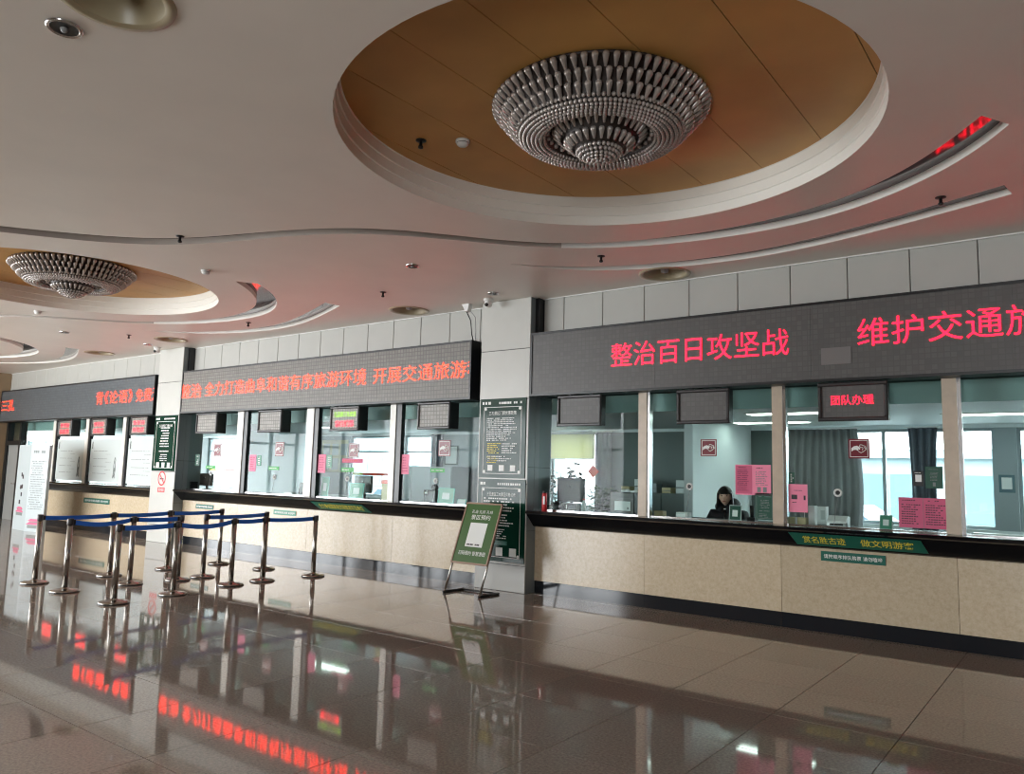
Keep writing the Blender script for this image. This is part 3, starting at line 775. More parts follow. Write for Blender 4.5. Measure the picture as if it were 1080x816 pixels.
def pavilion(lf, cx, z, s, xf):
    mb = MB()
    for k, (w0, w1, zz) in enumerate(((.5, .3, 0), (.42, .22, .13))):
        mb.add([xf(Vector((cx + a * s, 0, z + (zz + b_) * s))) for a, b_ in ((-w0, 0), (w0, 0), (w1, .09), (-w1, .09))], [(0, 1, 2, 3)])
    mb.build('picture_roof', 'paper_pink_dark', lf)
    mb = MB(); mb.add([xf(Vector((cx + a * s, 0, z + b_ * s))) for a, b_ in ((-.4, -.14), (.4, -.14), (.4, -.01), (-.4, -.01))], [(0, 1, 2, 3)])
    mb.add([xf(Vector((cx + a * s, 0, z + b_ * s))) for a, b_ in ((-.3, .09), (.3, .09), (.3, .13), (-.3, .13))], [(0, 1, 2, 3)]); mb.build('picture_body', 'print_grey', lf)
pavilion(lf, W * .48, .42, .55, xf)
lf, W, xf = leaf((-20.2, 7.80, 0), (-19.52, 7.92, 0), 'display_leaf')
mb = MB(); rows(mb, W * .15, W * .85, 1.82, 1.9, 1, 0, .7, .1, xf=xf); rows(mb, W * .1, W * .92, .5, 1.66, 22, 0, .35, .3, xf=xf); mb.build('small_print', 'print_grey', lf, kind='stuff')
pavilion(lf, W * .5, .16, .6, xf)

# ------------------------------------------------------------------ chandeliers
drop_prof = [(.004, -.058), (.010, -.052), (.015, -.02), (.0215, .018), (.0235, .034), (.019, .05), (.008, .058)]
me_drop = shared(MB().lathe((0, 0, 0), drop_prof, 7), 'crystal', 'crystal')
def chandelier(cx, cy, label, full):
    zt = 4.415
    c = thing('chandelier', (cx, cy, zt - .42), label, 'chandelier', 'crystal ceiling chandeliers')
    o0 = c.location
    MB().lathe((cx, cy, 0), [(.80, zt), (.775, zt - .01), (.58, 4.195), (.58, 4.165), (.42, 4.155), (.40, 4.19), (.38, 4.30), (.34, 4.30), (.33, 4.215), (.155, 4.07), (.14, 4.05), (.08, 4.02), (.01, 4.005)][::-1], 48).build('frame', 'crystal_core', c)
    allm = MB()
    def ring(n, r0, z0, r1, z1, sc_, inward=False):
        r, z = (r0 + r1) / 2, (z0 + z1) / 2
        for k in range(n):
            a = 2 * PI * (k + .5 * (n % 2)) / n
            d = Vector(((r0 - r1) * math.cos(a), (r0 - r1) * math.sin(a), z0 - z1)).normalized()
            loc = Vector((cx + r * math.cos(a), cy + r * math.sin(a), z))
            qt = d.to_track_quat('Z', 'Y')
            if full: inst(me_drop, 'crystal', c, loc - o0, qt.to_euler(), (sc_, sc_, sc_ * .78))
            else:
                mtx = Matrix.Translation(loc) @ qt.to_matrix().to_4x4() @ Matrix.Diagonal((sc_, sc_, sc_ * .78, 1))
                allm.add([mtx @ v.co for v in me_drop.vertices], [tuple(p.vertices) for p in me_drop.polygons], True)
    ring(70, .815, 4.40, .745, 4.325, 1.15); ring(66, .755, 4.33, .685, 4.255, 1.12); ring(60, .695, 4.265, .63, 4.19, 1.12)
    ring(34, .36, 4.23, .29, 4.14, 1.05); ring(26, .27, 4.15, .20, 4.065, 1.05); ring(32, .40, 4.17, .385, 4.28, 1.0)
    if not full: allm.build('crystal_drops', 'crystal', c, kind='stuff')
    bd = MB()
    for r, z, q in ((.622, 4.20, .018), (.60, 4.172, .018), (.572, 4.156, .017), (.54, 4.150, .017), (.508, 4.145, .017), (.476, 4.142, .017), (.445, 4.145, .017), (.42, 4.16, .016)):
        n = int(2 * PI * r / (q * 1.9))
        for k in range(n):
            a = 2 * PI * k / n; bd.ball((cx + r * math.cos(a), cy + r * math.sin(a), z), q, 6, 4)
    for r, z in ((.165, 4.055), (.145, 4.03), (.115, 4.012), (.085, 4.0), (.05, 3.992), (.015, 3.99)):
        n = max(1, int(2 * PI * r / .034))
        for k in range(n):
            a = 2 * PI * k / n; bd.ball((cx + r * math.cos(a), cy + r * math.sin(a), z), .018, 6, 4)
    bd.build('crystal_beads', 'crystal', c, kind='stuff')
chandelier(CC[0], CC[1], 'large crystal chandelier in the near ochre ceiling coffer', True)
chandelier(CC[0] - 8.75, CC[1], 'smaller-looking crystal chandelier in the farther ochre ceiling coffer at left', False)

# ------------------------------------------------------------------ ceiling fittings
lt = ['recessed downlight above the right-hand LED sign', 'recessed downlight near the ceiling edge above the middle LED sign', 'recessed downlight near the top of the no-smoking pillar', 'farthest recessed downlight, above the far-left sign', 'recessed downlight cut by the top edge of the picture']
for (x, y, r), l in zip(LAMPS, lt):
    c = thing('downlight', (x, y, ZC), l, 'downlight', 'recessed downlights')
    MB().lathe((x, y, ZC), [(r - .03, .0), (r - .01, -.012), (r + .025, -.012), (r + .03, 0)], 40, caps=False).build('ring', 'bowl_gold', c)
    MB().lathe((x, y, ZC), [(r - .03, -.0), (r - .05, .05), (r - .09, .12), (r * .35, .17), (.01, .175)], 40, caps=False).build('reflector', 'bowl_gold', c)
    MB().lathe((x, y, ZC), [(.06, .175), (.065, .10), (.05, .06), (.045, .02), (.02, .01)], 16).build('bulb', 'grey_plastic', c)
def speaker(px, py, r, l):
    p = onz(px, py, ZC)
    c = thing('ceiling_speaker', p, l, 'speaker', 'round ceiling speakers')
    MB().lathe(p, [(r, 0), (r, -.008), (r * .88, -.016), (r * .76, -.008)], 28, caps=False).build('ring', 'silver', c)
    MB().lathe(p, [(r * .8, -.009), (r * .5, -.006), (.003, -.005)], 28, caps=False).build('grille', 'black_plastic', c)
    MB().ball((p.x, p.y, p.z - .01), r * .22, 10, 6).build('cone', 'grey_plastic', c)
speaker(68, 29, .1, 'round speaker with dark grille at the top left of the ceiling')
speaker(435, 280, .085, 'small round ceiling speaker above the middle sign')
speaker(520, 309, .085, 'small round ceiling speaker beside the camera over the pillar')
speaker(68, 350, .09, 'small round ceiling speaker between the left coffer and the far downlight')
speaker(156, 363, .09, 'small round ceiling speaker beside the camera over the no-smoking pillar')
def sprinkler(px, py, l, z=ZC):
    p = onz(px, py, z)
    c = thing('sprinkler', p, l, 'sprinkler', 'ceiling sprinklers')
    MB().lathe(p, [(.045, 0), (.045, -.006), (.02, -.012)], 16).build('escutcheon', 'dark_metal', c)
    MB().lathe(p, [(.014, -.01), (.014, -.05), (.022, -.052), (.022, -.07), (.008, -.075)], 10).build('nozzle', 'dark_metal', c)
sprinkler(190, 249, 'sprinkler head beside the long S-shaped slot'); sprinkler(634, 270, 'sprinkler head between the two slots at centre')
sprinkler(992, 208, 'sprinkler head under the right-hand slot'); sprinkler(404, 308, 'sprinkler head in the red glow above the middle sign')
sprinkler(262, 340, 'sprinkler head between the curved slots of the left coffer'); sprinkler(136, 353, 'small far sprinkler head left of the no-smoking pillar')
sprinkler(444, 148, 'sprinkler head on the ochre ceiling beside the smoke detector', 4.42)
def detector(px, py, l, z=ZC):
    p = onz(px, py, z)
    c = thing('smoke_detector', p, l, 'smoke detector', 'ceiling smoke detectors')
    MB().lathe(p, [(.06, 0), (.06, -.02)], 20).build('base', 'white_plastic', c)
    MB().lathe(p, [(.05, -.02), (.05, -.038), (.035, -.052), (.01, -.055)], 20).build('head', 'white_plastic', c)
    MB().lathe(p, [(.0505, -.024), (.0505, -.028)], 20, caps=False).build('vent', 'dark_metal', c)
detector(488, 148, 'white smoke detector on the ochre ceiling', 4.42)
detector(217, 285, 'white smoke detector right of the left coffer'); detector(40, 328, 'white smoke detector below the left coffer, by the picture edge')
def cctv(p, l):
    c = thing('dome_camera', p, l, 'camera', 'ceiling dome cameras')
    MB().lathe(p, [(.075, 0), (.075, -.025), (.06, -.04)], 20).build('base', 'white_plastic', c)
    MB().ball((p[0], p[1], p[2] - .07), .06, 16, 10).build('dome', 'white_plastic', c)
    MB().tube([(p[0] - .0, p[1] - .03, p[2] - .085), (p[0] + .015, p[1] - .07, p[2] - .1)], .026, 12).build('lens', 'black_plastic', c)
cctv((-6.92, 8.52, ZC), 'white dome camera on the ceiling at the pillar with green boards')
cctv((-16.0, 8.45, ZC), 'white dome camera on the ceiling at the no-smoking pillar')
c = thing('cable_box', (-7.42, 8.6, ZC - .1), 'small white box with hanging cables above the end of the middle sign', 'cable box')
MB().prism([(-7.5, ZC), (-7.36, ZC), (-7.38, ZC - .1), (-7.42, ZC - .12)], .08, 'y', 8.6).build('box', 'white_plastic', c)
MB().tube([(-7.44, 8.64, ZC - .1), (-7.40, 8.7, 3.9), (-7.42, 8.76, 3.7), (-7.42, 8.8, ST)], .008, 6).build('cable', 'black_plastic', c)
MB().tube([(-7.4, 8.66, ZC - .08), (-7.33, 8.72, 3.95), (-7.36, 8.78, 3.75), (-7.38, 8.8, ST)], .005, 6).build('cable', 'grey_plastic', c)

# ------------------------------------------------------------------ office behind the glass
OX0, OX1 = -42.0, 9.5
MB().box(OX0, OX1, 9.14, YB + .2, -.05, .0).build('floor_office', 'office_floor', kind='structure')
oc = MB().box(OX0, OX1, 9.355, YB + .2, 2.56, 3.3).build('ceiling_office', 'office_ceiling', kind='structure')
of = thing('wall_fascia', (0, 9.32, 2.5), kind='structure')
x = OX0
while x < OX1:
    MB().box(x + .004, x + 1.19, 9.32, 9.35, 2.50, 3.2).build('panel', 'fascia_teal', of); x += 1.2
MB().box(OX0 - .2, OX0, 9.3, YB + .2, 0, 2.7).build('wall_office_end', 'office_wall', kind='structure')
MB().box(OX1, OX1 + .2, 9.3, YB + .2, 0, 2.7).build('wall_office_side', 'office_wall', kind='structure')
def bx_(px): return ony(px, 500, YB).x
wins = [(-40.5, -36.2), (-35.4, -31.0), (-30.2, -26.2), (bx_(217), bx_(256)), (bx_(302), bx_(332)), (bx_(368), bx_(413)), (bx_(425), bx_(457)), (-9.15, -8.05), (-4.25, -1.17), (-.9, 2.2)]
SILL, HEAD = .98, 2.5
ow = thing('wall_office', (0, YB, 0), kind='structure')
MB().box(OX0, OX1, YB, YB + .2, 0, SILL).build('lower_wall', 'office_wall', ow)
MB().box(OX0, OX1, YB, YB + .2, HEAD, 2.7).build('upper_wall', 'office_wall', ow)
xs = [OX0] + [v for a in wins for v in a] + [OX1]
for a, b_ in zip(xs[::2], xs[1::2]): MB().box(a, b_, YB, YB + .2, SILL, HEAD).build('pier', 'office_dark' if -8.2 < a < -7.9 else 'office_grey', ow)
for k, (a, b_) in enumerate(wins):
    wd = thing('window_%d' % (k + 4), ((a + b_) / 2, YB + .1, SILL), kind='structure')
    n = max(1, round((b_ - a) / 1.3)); m_ = MB(); t = .05
    m_.box(a, b_, YB + .06, YB + .12, SILL, SILL + t).box(a, b_, YB + .06, YB + .12, HEAD - t, HEAD)
    if k < 7: m_.box(a, b_, YB + .06, YB + .12, 2.08, 2.12)
    for i in range(n + 1):
        x = a + (b_ - a - t) * i / n; m_.box(x, x + t, YB + .06, YB + .12, SILL + t, HEAD - t)
    m_.build('window_frame', 'office_grey', wd)
    for i in range(n):
        MB().box(a + (b_ - a) * i / n + t, a + (b_ - a) * (i + 1) / n - .01, YB + .088, YB + .094, SILL + t, HEAD - t).build('pane', 'clear_glass', wd)
    if k in (3, 4, 5):
        MB().box(a + t, b_ - t, YB + .08, YB + .084, 1.50, 1.56).build('safety_strip', 'strip_red', wd)
        MB().box(a + t, a + t + (b_ - a) * .25, YB + .078, YB + .0799, 1.50, 1.56).build('safety_strip', 'strip_yellow', wd)
# partitions and dark rear room
def structure_box(n, m, *a): return MB().box(*a).build(n, m, kind='structure')
structure_box('wall_partition_1', 'office_wall', -5.0, -4.86, 11.0, YB, 0, 2.56)
structure_box('wall_partition_2', 'office_wall', -17.2, -17.08, 11.6, YB, 0, 2.56)
# ceiling lamps of the office
for i, (x, y, l) in enumerate(((-3.3, 10.7, 'lit panel lamp on the office ceiling behind the pane with the hand sign'), (-1.0, 11.6, 'lit panel lamp on the office ceiling at the far right'), (-4.1, 12.3, 'lit panel lamp on the office ceiling above the clerk'), (-13.2, 11.2, 'lit panel lamp on the office ceiling behind the middle counter'))):
    c = thing('panel_lamp', (x, y, 2.54), l, 'ceiling lamp', 'office panel lamps')
    MB().box(x - .6, x + .6, y - .15, y + .15, 2.545, 2.56).build('frame', 'white_plastic', c)
    MB().box(x - .57, x + .57, y - .12, y + .12, 2.538, 2.545).build('diffuser', 'lamp_panel', c)
def curtain(x0, x1, m, label, y=YB - .12, z0=.5, z1=2.5, amp=.035, waist=0):
    n = int(abs(x1 - x0) / .018); vs = []; nz = 10
    for j in range(nz + 1):
        z = z0 + (z1 - z0) * j / nz
        for i in range(n + 1):
            u = i / n; x = x0 + (x1 - x0) * u
            x += waist * math.sin(PI * j / nz) * (.5 - u) * 2
            vs.append((x, y + amp * math.sin(u * abs(x1 - x0) / .11 * 2 * PI + .4 * math.sin(3 * u + j * .2)), z))
    fs = [(j * (n + 1) + i, j * (n + 1) + i + 1, (j + 1) * (n + 1) + i + 1, (j + 1) * (n + 1) + i) for j in range(nz) for i in range(n)]
    c = thing('curtain', ((x0 + x1) / 2, y, z0), label, 'curtain')
    o = MB().add(vs, fs, True).build('cloth', m, c)
    sm = o.modifiers.new('thick', 'SOLIDIFY'); sm.thickness = .006
    MB().tube([(x0 - .05, y, z1 + .015), (x1 + .05, y, z1 + .015)], .012).build('rail', 'white_plastic', c)
curtain(-4.2, -3.07, 'curtain', 'wide grey curtain behind the pane with the dark red hand sign at right', waist=-.08)
curtain(bx_(960), bx_(992), 'curtain_dark', 'narrow dark curtain between two bright windows behind the pink notices', waist=.04)
curtain(-8.0, -7.64, 'curtain', 'pale grey curtain beside the cream roller blind')
curtain(bx_(264), bx_(301), 'curtain', 'grey curtain behind the pane with the black office chair')
curtain(bx_(457), bx_(470), 'curtain_dark', 'bluish dark curtain beside the brightest window of the middle counter')
c = thing('roller_blind', (-8.6, YB - .04, 2.0), 'cream roller blind half lowered over the office window at the pillar', 'blind')
MB().box(-9.15, -8.05, YB - .05, YB - .046, 1.98, 2.5).build('fabric', 'blind', c)
MB().tube([(-9.18, YB - .06, 2.5), (-8.02, YB - .06, 2.5)], .03).build('roller', 'white_plastic', c)
MB().box(-9.15, -8.05, YB - .058, YB - .04, 1.96, 1.98).build('bottom_bar', 'white_plastic', c)

# ------------------------------------------------------------------ notices stuck to the glass
YP = YG - .001
def gp(px, py, y=YP): p = ony(px, py, y); return p.x, p.z
def sheet(name, x0, x1, z0, z1, m, label, cat, detail=None, y=YP, group=None):
    s = thing(name, ((x0 + x1) / 2, y, z0), label, cat, group)
    MB().box(x0, x1, y - .003, y, z0, z1).build('sheet', m, s)
    W, Hh = x1 - x0, z1 - z0; yy = y - .0045
    for d in detail or []:
        mb = MB()
        if d[0] == 'rows': rows(mb, x0 + W * d[1], x0 + W * d[2], z0 + Hh * d[3], z0 + Hh * d[4], d[5], yy, .4, .3, center=len(d) > 7).build('print', d[6], s, kind='stuff')
        elif d[0] == 'rect': mb.box(x0 + W * d[1], x0 + W * d[2], yy, y - .003, z0 + Hh * d[3], z0 + Hh * d[4]).build('patch', d[5], s)
        elif d[0] == 'frame':
            t = d[2]; i = d[1]
            mb.box(x0 + i, x1 - i, yy, y - .003, z0 + i, z0 + i + t).box(x0 + i, x1 - i, yy, y - .003, z1 - i - t, z1 - i).box(x0 + i, x0 + i + t, yy, y - .003, z0 + i, z1 - i).box(x1 - i - t, x1 - i, yy, y - .003, z0 + i, z1 - i).build('border', d[3], s)
    return s
def hand_sign(cx, cz, s_, label):
    hs = thing('hand_sign', (cx, YP, cz - s_ / 2), label, 'sign', 'dark red hand signs on the ticket glass')
    h = s_ / 2; y = YP
    MB().box(cx - h, cx + h, y - .005, y, cz - h, cz + h).build('plate', 'wine_red', hs)
    mb = MB(); a = h * .86; t = h * .06; yy = y - .0062
    mb.box(cx - a, cx + a, yy, y - .005, cz - a, cz - a + t).box(cx - a, cx + a, yy, y - .005, cz + a - t, cz + a).box(cx - a, cx - a + t, yy, y - .005, cz - a, cz + a).box(cx + a - t, cx + a, yy, y - .005, cz - a, cz + a).build('border', 'print_white', hs)
    P = lambda L: [(cx + u * h, cz + v * h) for u, v in L]
    mb = MB().prism(P([(-.72, -.3), (-.72, .05), (-.5, .22), (-.2, .3), (.02, .2), (.14, .0), (.06, -.12), (-.1, -.02), (-.02, -.28), (-.25, -.12), (-.5, -.14)]), .001, 'y', yy)
    mb.build('closed_hand', 'print_white', hs)
    mb = MB(); pts = P([(-.02, -.3), (.2, -.42), (.45, -.28), (.72, -.05), (.62, .25), (.45, .3), (.3, .38), (.12, .4), (.06, .22), (.2, .1), (.32, .16), (.4, .0), (.3, -.14)])
    mb.tube([(a_, yy, b_) for a_, b_ in pts], h * .04, 5); mb.tube([(a_, yy, b_) for a_, b_ in P([(.45, .12), (.58, .1), (.66, -.06)])], h * .035, 5)
    mb.build('open_hand', 'print_white', hs)
for px, py, s_, l in ((747.5, 472, .205, 'dark red hand sign on the pane in front of the clerk'), (906, 473, .215, 'dark red hand sign on the pane below the lit four-character display'),
                      (229.5, 474.5, .27, 'dark red hand sign on the pane nearest the no-smoking pillar'), (295, 473.5, .26, 'dark red hand sign on the pane with the black office chair'),
                      (373.5, 475, .25, 'dark red hand sign on the pane under the green and red display'), (469, 472.5, .25, 'dark red hand sign on the pane beside the pillar with green boards')):
    x, z = gp(px, py); hand_sign(x, z, s_, l)
def px_sheet(name, a, b_, c, d_, m, label, cat, detail=None, group=None):
    x0, zt = gp(a, (b_)); x1, _ = gp(c, b_); z0 = gp((a + c) / 2, d_)[1]; zt = gp((a + c) / 2, b_)[1]
    return sheet(name, x0, x1, z0, zt, m, label, cat, detail, group=group)
px_sheet('pink_notice', 775.5, 490, 813, 522, 'paper_pink', 'wide pink notice with two columns of print right of the clerk', 'notice', [('rect', .02, .48, .04, .97, 'paper_pink_dark'), ('rows', .06, .44, .12, .84, 12, 'print_dark'), ('rows', .1, .4, .87, .94, 1, 'print_dark'), ('rows', .58, .92, .32, .8, 9, 'print_grey'), ('rows', .6, .9, .86, .92, 1, 'print_dark'), ('rect', .62, .72, .1, .27, 'print_grey'), ('rect', .78, .88, .1, .27, 'print_grey')])
px_sheet('green_notice', 796.5, 520, 816, 548, 'paper_green', 'dark green framed notice under the wide pink notice', 'notice', [('frame', .014, .004, 'print_grey'), ('rows', .2, .85, .84, .9, 1, 'print_grey'), ('rows', .25, .8, .42, .76, 6, 'print_grey', 1), ('rows', .15, .85, .3, .36, 1, 'print_grey'), ('rows', .2, .8, .08, .24, 3, 'print_grey')])
px_sheet('pink_notice', 831.5, 510.5, 851.5, 540, 'paper_pink', 'single upright pink notice at the left of the right-hand pane', 'notice', [('rect', .16, .46, .46, .62, 'print_dark'), ('rect', .8, .9, .44, .6, 'print_dark'), ('rows', .3, .75, .75, .8, 1, 'print_dark'), ('rows', .2, .5, .32, .38, 1, 'print_dark')])
px_sheet('pink_notice', 947.5, 525, 1000, 557, 'paper_pink_dark', 'large double pink notice at the lower right of the window', 'notice', [('rows', .06, .46, .1, .8, 9, 'print_dark'), ('rows', .55, .95, .1, .8, 9, 'print_dark'), ('rows', .08, .44, .87, .94, 1, 'print_dark'), ('rows', .6, .92, .87, .94, 1, 'print_dark'), ('rect', .499, .505, .0, 1, 'print_grey')])
px_sheet('code_notice', 963, 496.5, 974, 512.5, 'black_plastic', 'small black card with a white square left of the green notice', 'card', [('rect', .2, .8, .28, .75, 'paper_white'), ('rows', .15, .85, .84, .92, 1, 'print_white')])
px_sheet('green_notice', 975.5, 492, 994, 515, 'paper_green', 'plain green notice above the large double pink notice', 'notice', [('rows', .2, .8, .84, .9, 1, 'print_grey'), ('rows', .25, .75, .34, .76, 7, 'print_grey', 1), ('rect', .42, .58, .1, .28, 'print_grey')])
px_sheet('green_strip', 832, 498, 838, 510, 'paper_green', 'narrow dark green strip above the single upright pink notice', 'notice', [('rows', .3, .8, .1, .9, 5, 'print_white')])
for a, l in (((263.5, 479.5, 270.5, 497), 'pink slip at the left of the pane with the black office chair'), ((336, 479, 344, 498.5), 'pink slip at the left of the pane under the green and red display'), ((424, 479, 432, 500), 'pink slip at the left of the bright pane beside the green-board pillar')):
    px_sheet('pink_slip', *a, 'paper_pink', l, 'notice', [('rows', .15, .85, .1, .9, 6, 'paper_pink_dark')], 'pink slips on the middle ticket glass')
for a, l in (((206.5, 479, 211, 491), 'green slip on the pane nearest the no-smoking pillar'), ((271.5, 480, 276, 491), 'olive green slip beside the pink slip at the office chair pane'), ((345, 480, 350.5, 493), 'olive green slip beside the pink slip under the green and red display')):
    px_sheet('green_slip', *a, 'paper_green_light' if a[0] > 250 else 'paper_green', l, 'notice', [('rows', .3, .75, .1, .9, 5, 'print_white')], 'green slips on the middle ticket glass')
for a, l in (((217.5, 490.8, 227.5, 494), 'small green label strip on the pane nearest the no-smoking pillar'), ((283.5, 491.8, 294.5, 495.5), 'small green label strip on the pane with the black office chair'), ((360, 493, 373.5, 497.5), 'small green label strip on the pane under the green and red display'), ((454, 493.8, 469, 498), 'small green label strip on the pane beside the green-board pillar')):
    px_sheet('label_strip', *a, 'label_green', l, 'label', [('rows', .1, .9, .25, .75, 1, 'print_white')], 'green label strips on the middle ticket glass')
# red character strip and posters of the far counter
px_sheet('red_strip', 361, 483.5, 383, 488, 'paper_pink_dark', 'faded red lettered strip on the glass under the green and red display', 'notice', [('rows', .05, .95, .1, .9, 1, 'red_paint')])
def scribble(s, x, z, h):
    mb = MB(); y = YP - .005
    for L_ in ([(0, 0), (.1, .3), (.05, .6), (.18, .9), (.3, 1), (.38, .85), (.3, .7), (.42, .45), (.36, .2), (.44, 0)], [(.12, .32), (.25, .5), (.36, .34)], [(.2, .05), (.24, .4)], [(.1, .1), (.3, .2), (.4, .08)]):
        mb.tube([(x + a * h * .5, y, z + b_ * h) for a, b_ in L_], .008, 4)
    mb.build('line_drawing', 'print_grey', s)
for (a, b_), l in (((60, 92), 'leftmost'), ((97.5, 132), 'middle'), ((137.5, 160), 'rightmost')):
    x0, x1 = gp(a, 490)[0], gp(b_, 490)[0]
    x0 = {60: -21.70, 97.5: -19.85, 137.5: -17.99}[a]; x1 = {60: -20.13, 97.5: -18.27, 137.5: -16.5}[a]
    s = sheet('film_poster', x0, x1, CT + .05, 2.22, 'film', l + ' pale poster with line drawing on the far ticket glass', 'poster', [('rows', .12, .7, .70, .73, 1, 'print_grey'), ('rows', .12, .7, .52, .55, 1, 'print_grey'), ('rows', .12, .7, .34, .37, 1, 'print_grey'), ('rows', .12, .7, .18, .21, 1, 'print_grey'), ('rows', .5, .7, .63, .65, 1, 'print_grey'), ('rows', .5, .7, .45, .47, 1, 'print_grey'), ('rows', .5, .7, .27, .29, 1, 'print_grey')], group='posters on the far ticket glass')
    scribble(s, x1 - .36, CT + .15, .5); scribble(s, x0 + .08, 1.98, .17)
# round speaking discs on the glass with thin cords
for px, py, l in ((727, 513, 'round speaking disc on the glass left of the clerk'), (883.5, 519.5, 'round speaking disc on the glass below the right-hand hand sign'), (222, 499, 'round speaking disc on the pane nearest the no-smoking pillar'), (289, 503, 'round speaking disc above the black office chair'), (366, 505, 'round speaking disc above the teal brochure holder'), (459.5, 507, 'round speaking disc on the pane beside the green-board pillar')):
    x, z = gp(px, py, YG - .02); s = thing('speaking_disc', (x, YG - .012, z), l, 'intercom', 'round speaking discs on the ticket glass')
    mb = MB(); vs = []; n = 24
    mb.tube([(x + .035 * math.cos(2 * PI * k / n), YG - .012, z + .035 * math.sin(2 * PI * k / n)) for k in range(n + 1)], .012, 8).build('ring', 'white_plastic', s)
    MB().prism([(x + .025 * math.cos(2 * PI * k / n), z + .025 * math.sin(2 * PI * k / n)) for k in range(n)], .006, 'y', YG - .014).build('grille', 'dark_metal', s)
    MB().tube([(x, YG - .008, z - .04), (x - .02, YG - .01, z - .15), (x - .05, YG - .012, CT + .02)], .003, 5).build('cord', 'grey_plastic', s)

# ------------------------------------------------------------------ things on the counters (base found on the counter top)
def on_counter(px, y): 
    # x on the counter at depth y below image column px
    lo = ony(px, 545, y); return lo.x
def simple_box(name, x, y, w_, d_, h_, m, label, cat, extra=None, z=CT):
    t = thing(name, (x, y, z), label, cat)
    MB().bbox(x - w_ / 2, x + w_ / 2, y - d_ / 2, y + d_ / 2, z, z + h_, min(.008, h_ * .2)).build('body', m, t)
    for e_ in extra or []:
        nm, a, b_, c, d2, m2 = e_
        MB().box(x - w_ / 2 + w_ * a, x - w_ / 2 + w_ * b_, y - d_ / 2 - .004, y - d_ / 2 + .002, z + h_ * c, z + h_ * d2).build(nm, m2, t)
    return t
x = on_counter(574, 8.86)
t = thing('red_can', (x, 8.86, CT), 'tall red cylindrical can on the counter against the pillar', 'can')
MB().lathe((x, 8.86, CT), [(.036, 0), (.038, .006), (.038, .235), (.034, .245)], 24).build('body', 'red_paint', t)
MB().lathe((x, 8.86, CT), [(.034, .245), (.036, .25), (.036, .27), (.03, .275)], 24).build('lid', 'dark_metal', t)
MB().box(x + .005, x + .03, 8.818, 8.823, CT + .09, CT + .2).build('label_patch', 'print_white', t)
simple_box('card_reader', on_counter(585, 9.12), 9.12, .2, .12, .075, 'black_plastic', 'low black device behind the glass beside the red can', 'device', [('port', .1, .3, .3, .6, 'grey_plastic')])
simple_box('cash_box', on_counter(602, 9.2), 9.2, .24, .14, .11, 'black_plastic', 'black box device under the monitor at the pillar pane', 'device', [('slot', .35, .4, .3, .8, 'print_white')])
def monitor(px, y, w_, h_, label, lift=.1, tilt=0, px_is_x=False):
    x = px if px_is_x else on_counter(px, y)
    t = thing('monitor', (x, y, CT), label, 'monitor')
    MB().lathe((x, y, CT), [(.1, 0), (.1, .008), (.03, .014)], 20).build('foot', 'black_plastic', t)
    MB().box(x - .02, x + .02, y - .015, y + .015, CT + .01, CT + lift + .1).build('neck', 'black_plastic', t)
    MB().bbox(x - w_ / 2, x + w_ / 2, y - .05, y - .015, CT + lift, CT + lift + h_, .012).build('back_shell', 'black_plastic', t)
    MB().box(x - w_ / 2 + .012, x + w_ / 2 - .012, y - .0149, y - .012, CT + lift + .012, CT + lift + h_ - .012).build('screen', 'car_glass', t)
    MB().ball((x, y - .051, CT + lift + h_ * .65), .014, 8, 6, (1, .3, 1)).build('badge', 'silver', t)
monitor(603, 9.42, .46, .34, 'dark monitor seen from behind among the plants at the pillar pane', .12)
t = thing('water_bottle', (on_counter(615.5, 9.2), 9.2, CT), 'small bottle with red cap beside the dark monitor', 'bottle'); p = t.location
MB().lathe(p, [(.028, 0), (.03, .01), (.03, .12), (.012, .15), (.012, .16)], 16).build('body', 'film', t); MB().lathe(p, [(.014, .16), (.014, .18)], 12).build('cap', 'red_paint', t)
x = on_counter(660, 9.2)
t = simple_box('receipt_printer', x, 9.22, .36, .26, .29, 'black_plastic', 'black ticket printer with pale front window beside the first stone mullion', 'printer', [('front_window', .2, .85, .18, .6, 'film'), ('top_band', .02, .98, .7, .74, 'bezel'), ('key', .72, .78, .24, .34, 'black_plastic')])
for k, (dx, dz, r) in enumerate(((-.04, .315, .025), (.03, .32, .03), (.1, .31, .022), (.14, .315, .026))):
    MB().ball((x + dx, 9.2, CT + dz - .01), r, 8, 6, (1.6, 1, .8)).build('paper_rolls', 'paper_white', t)
t = thing('paper_sheets', (on_counter(612, 9.08), 9.07, CT), 'flat pale papers lying on the counter at the pillar pane', 'paper')
xx = t.location.x
for k in range(3): MB().box(xx - .3 + k * .17, xx - .02 + k * .19, 9.03 + k * .01, 9.13 + k * .01, CT + .001 + k * .002, CT + .003 + k * .002).build('sheet', 'paper_white', t)
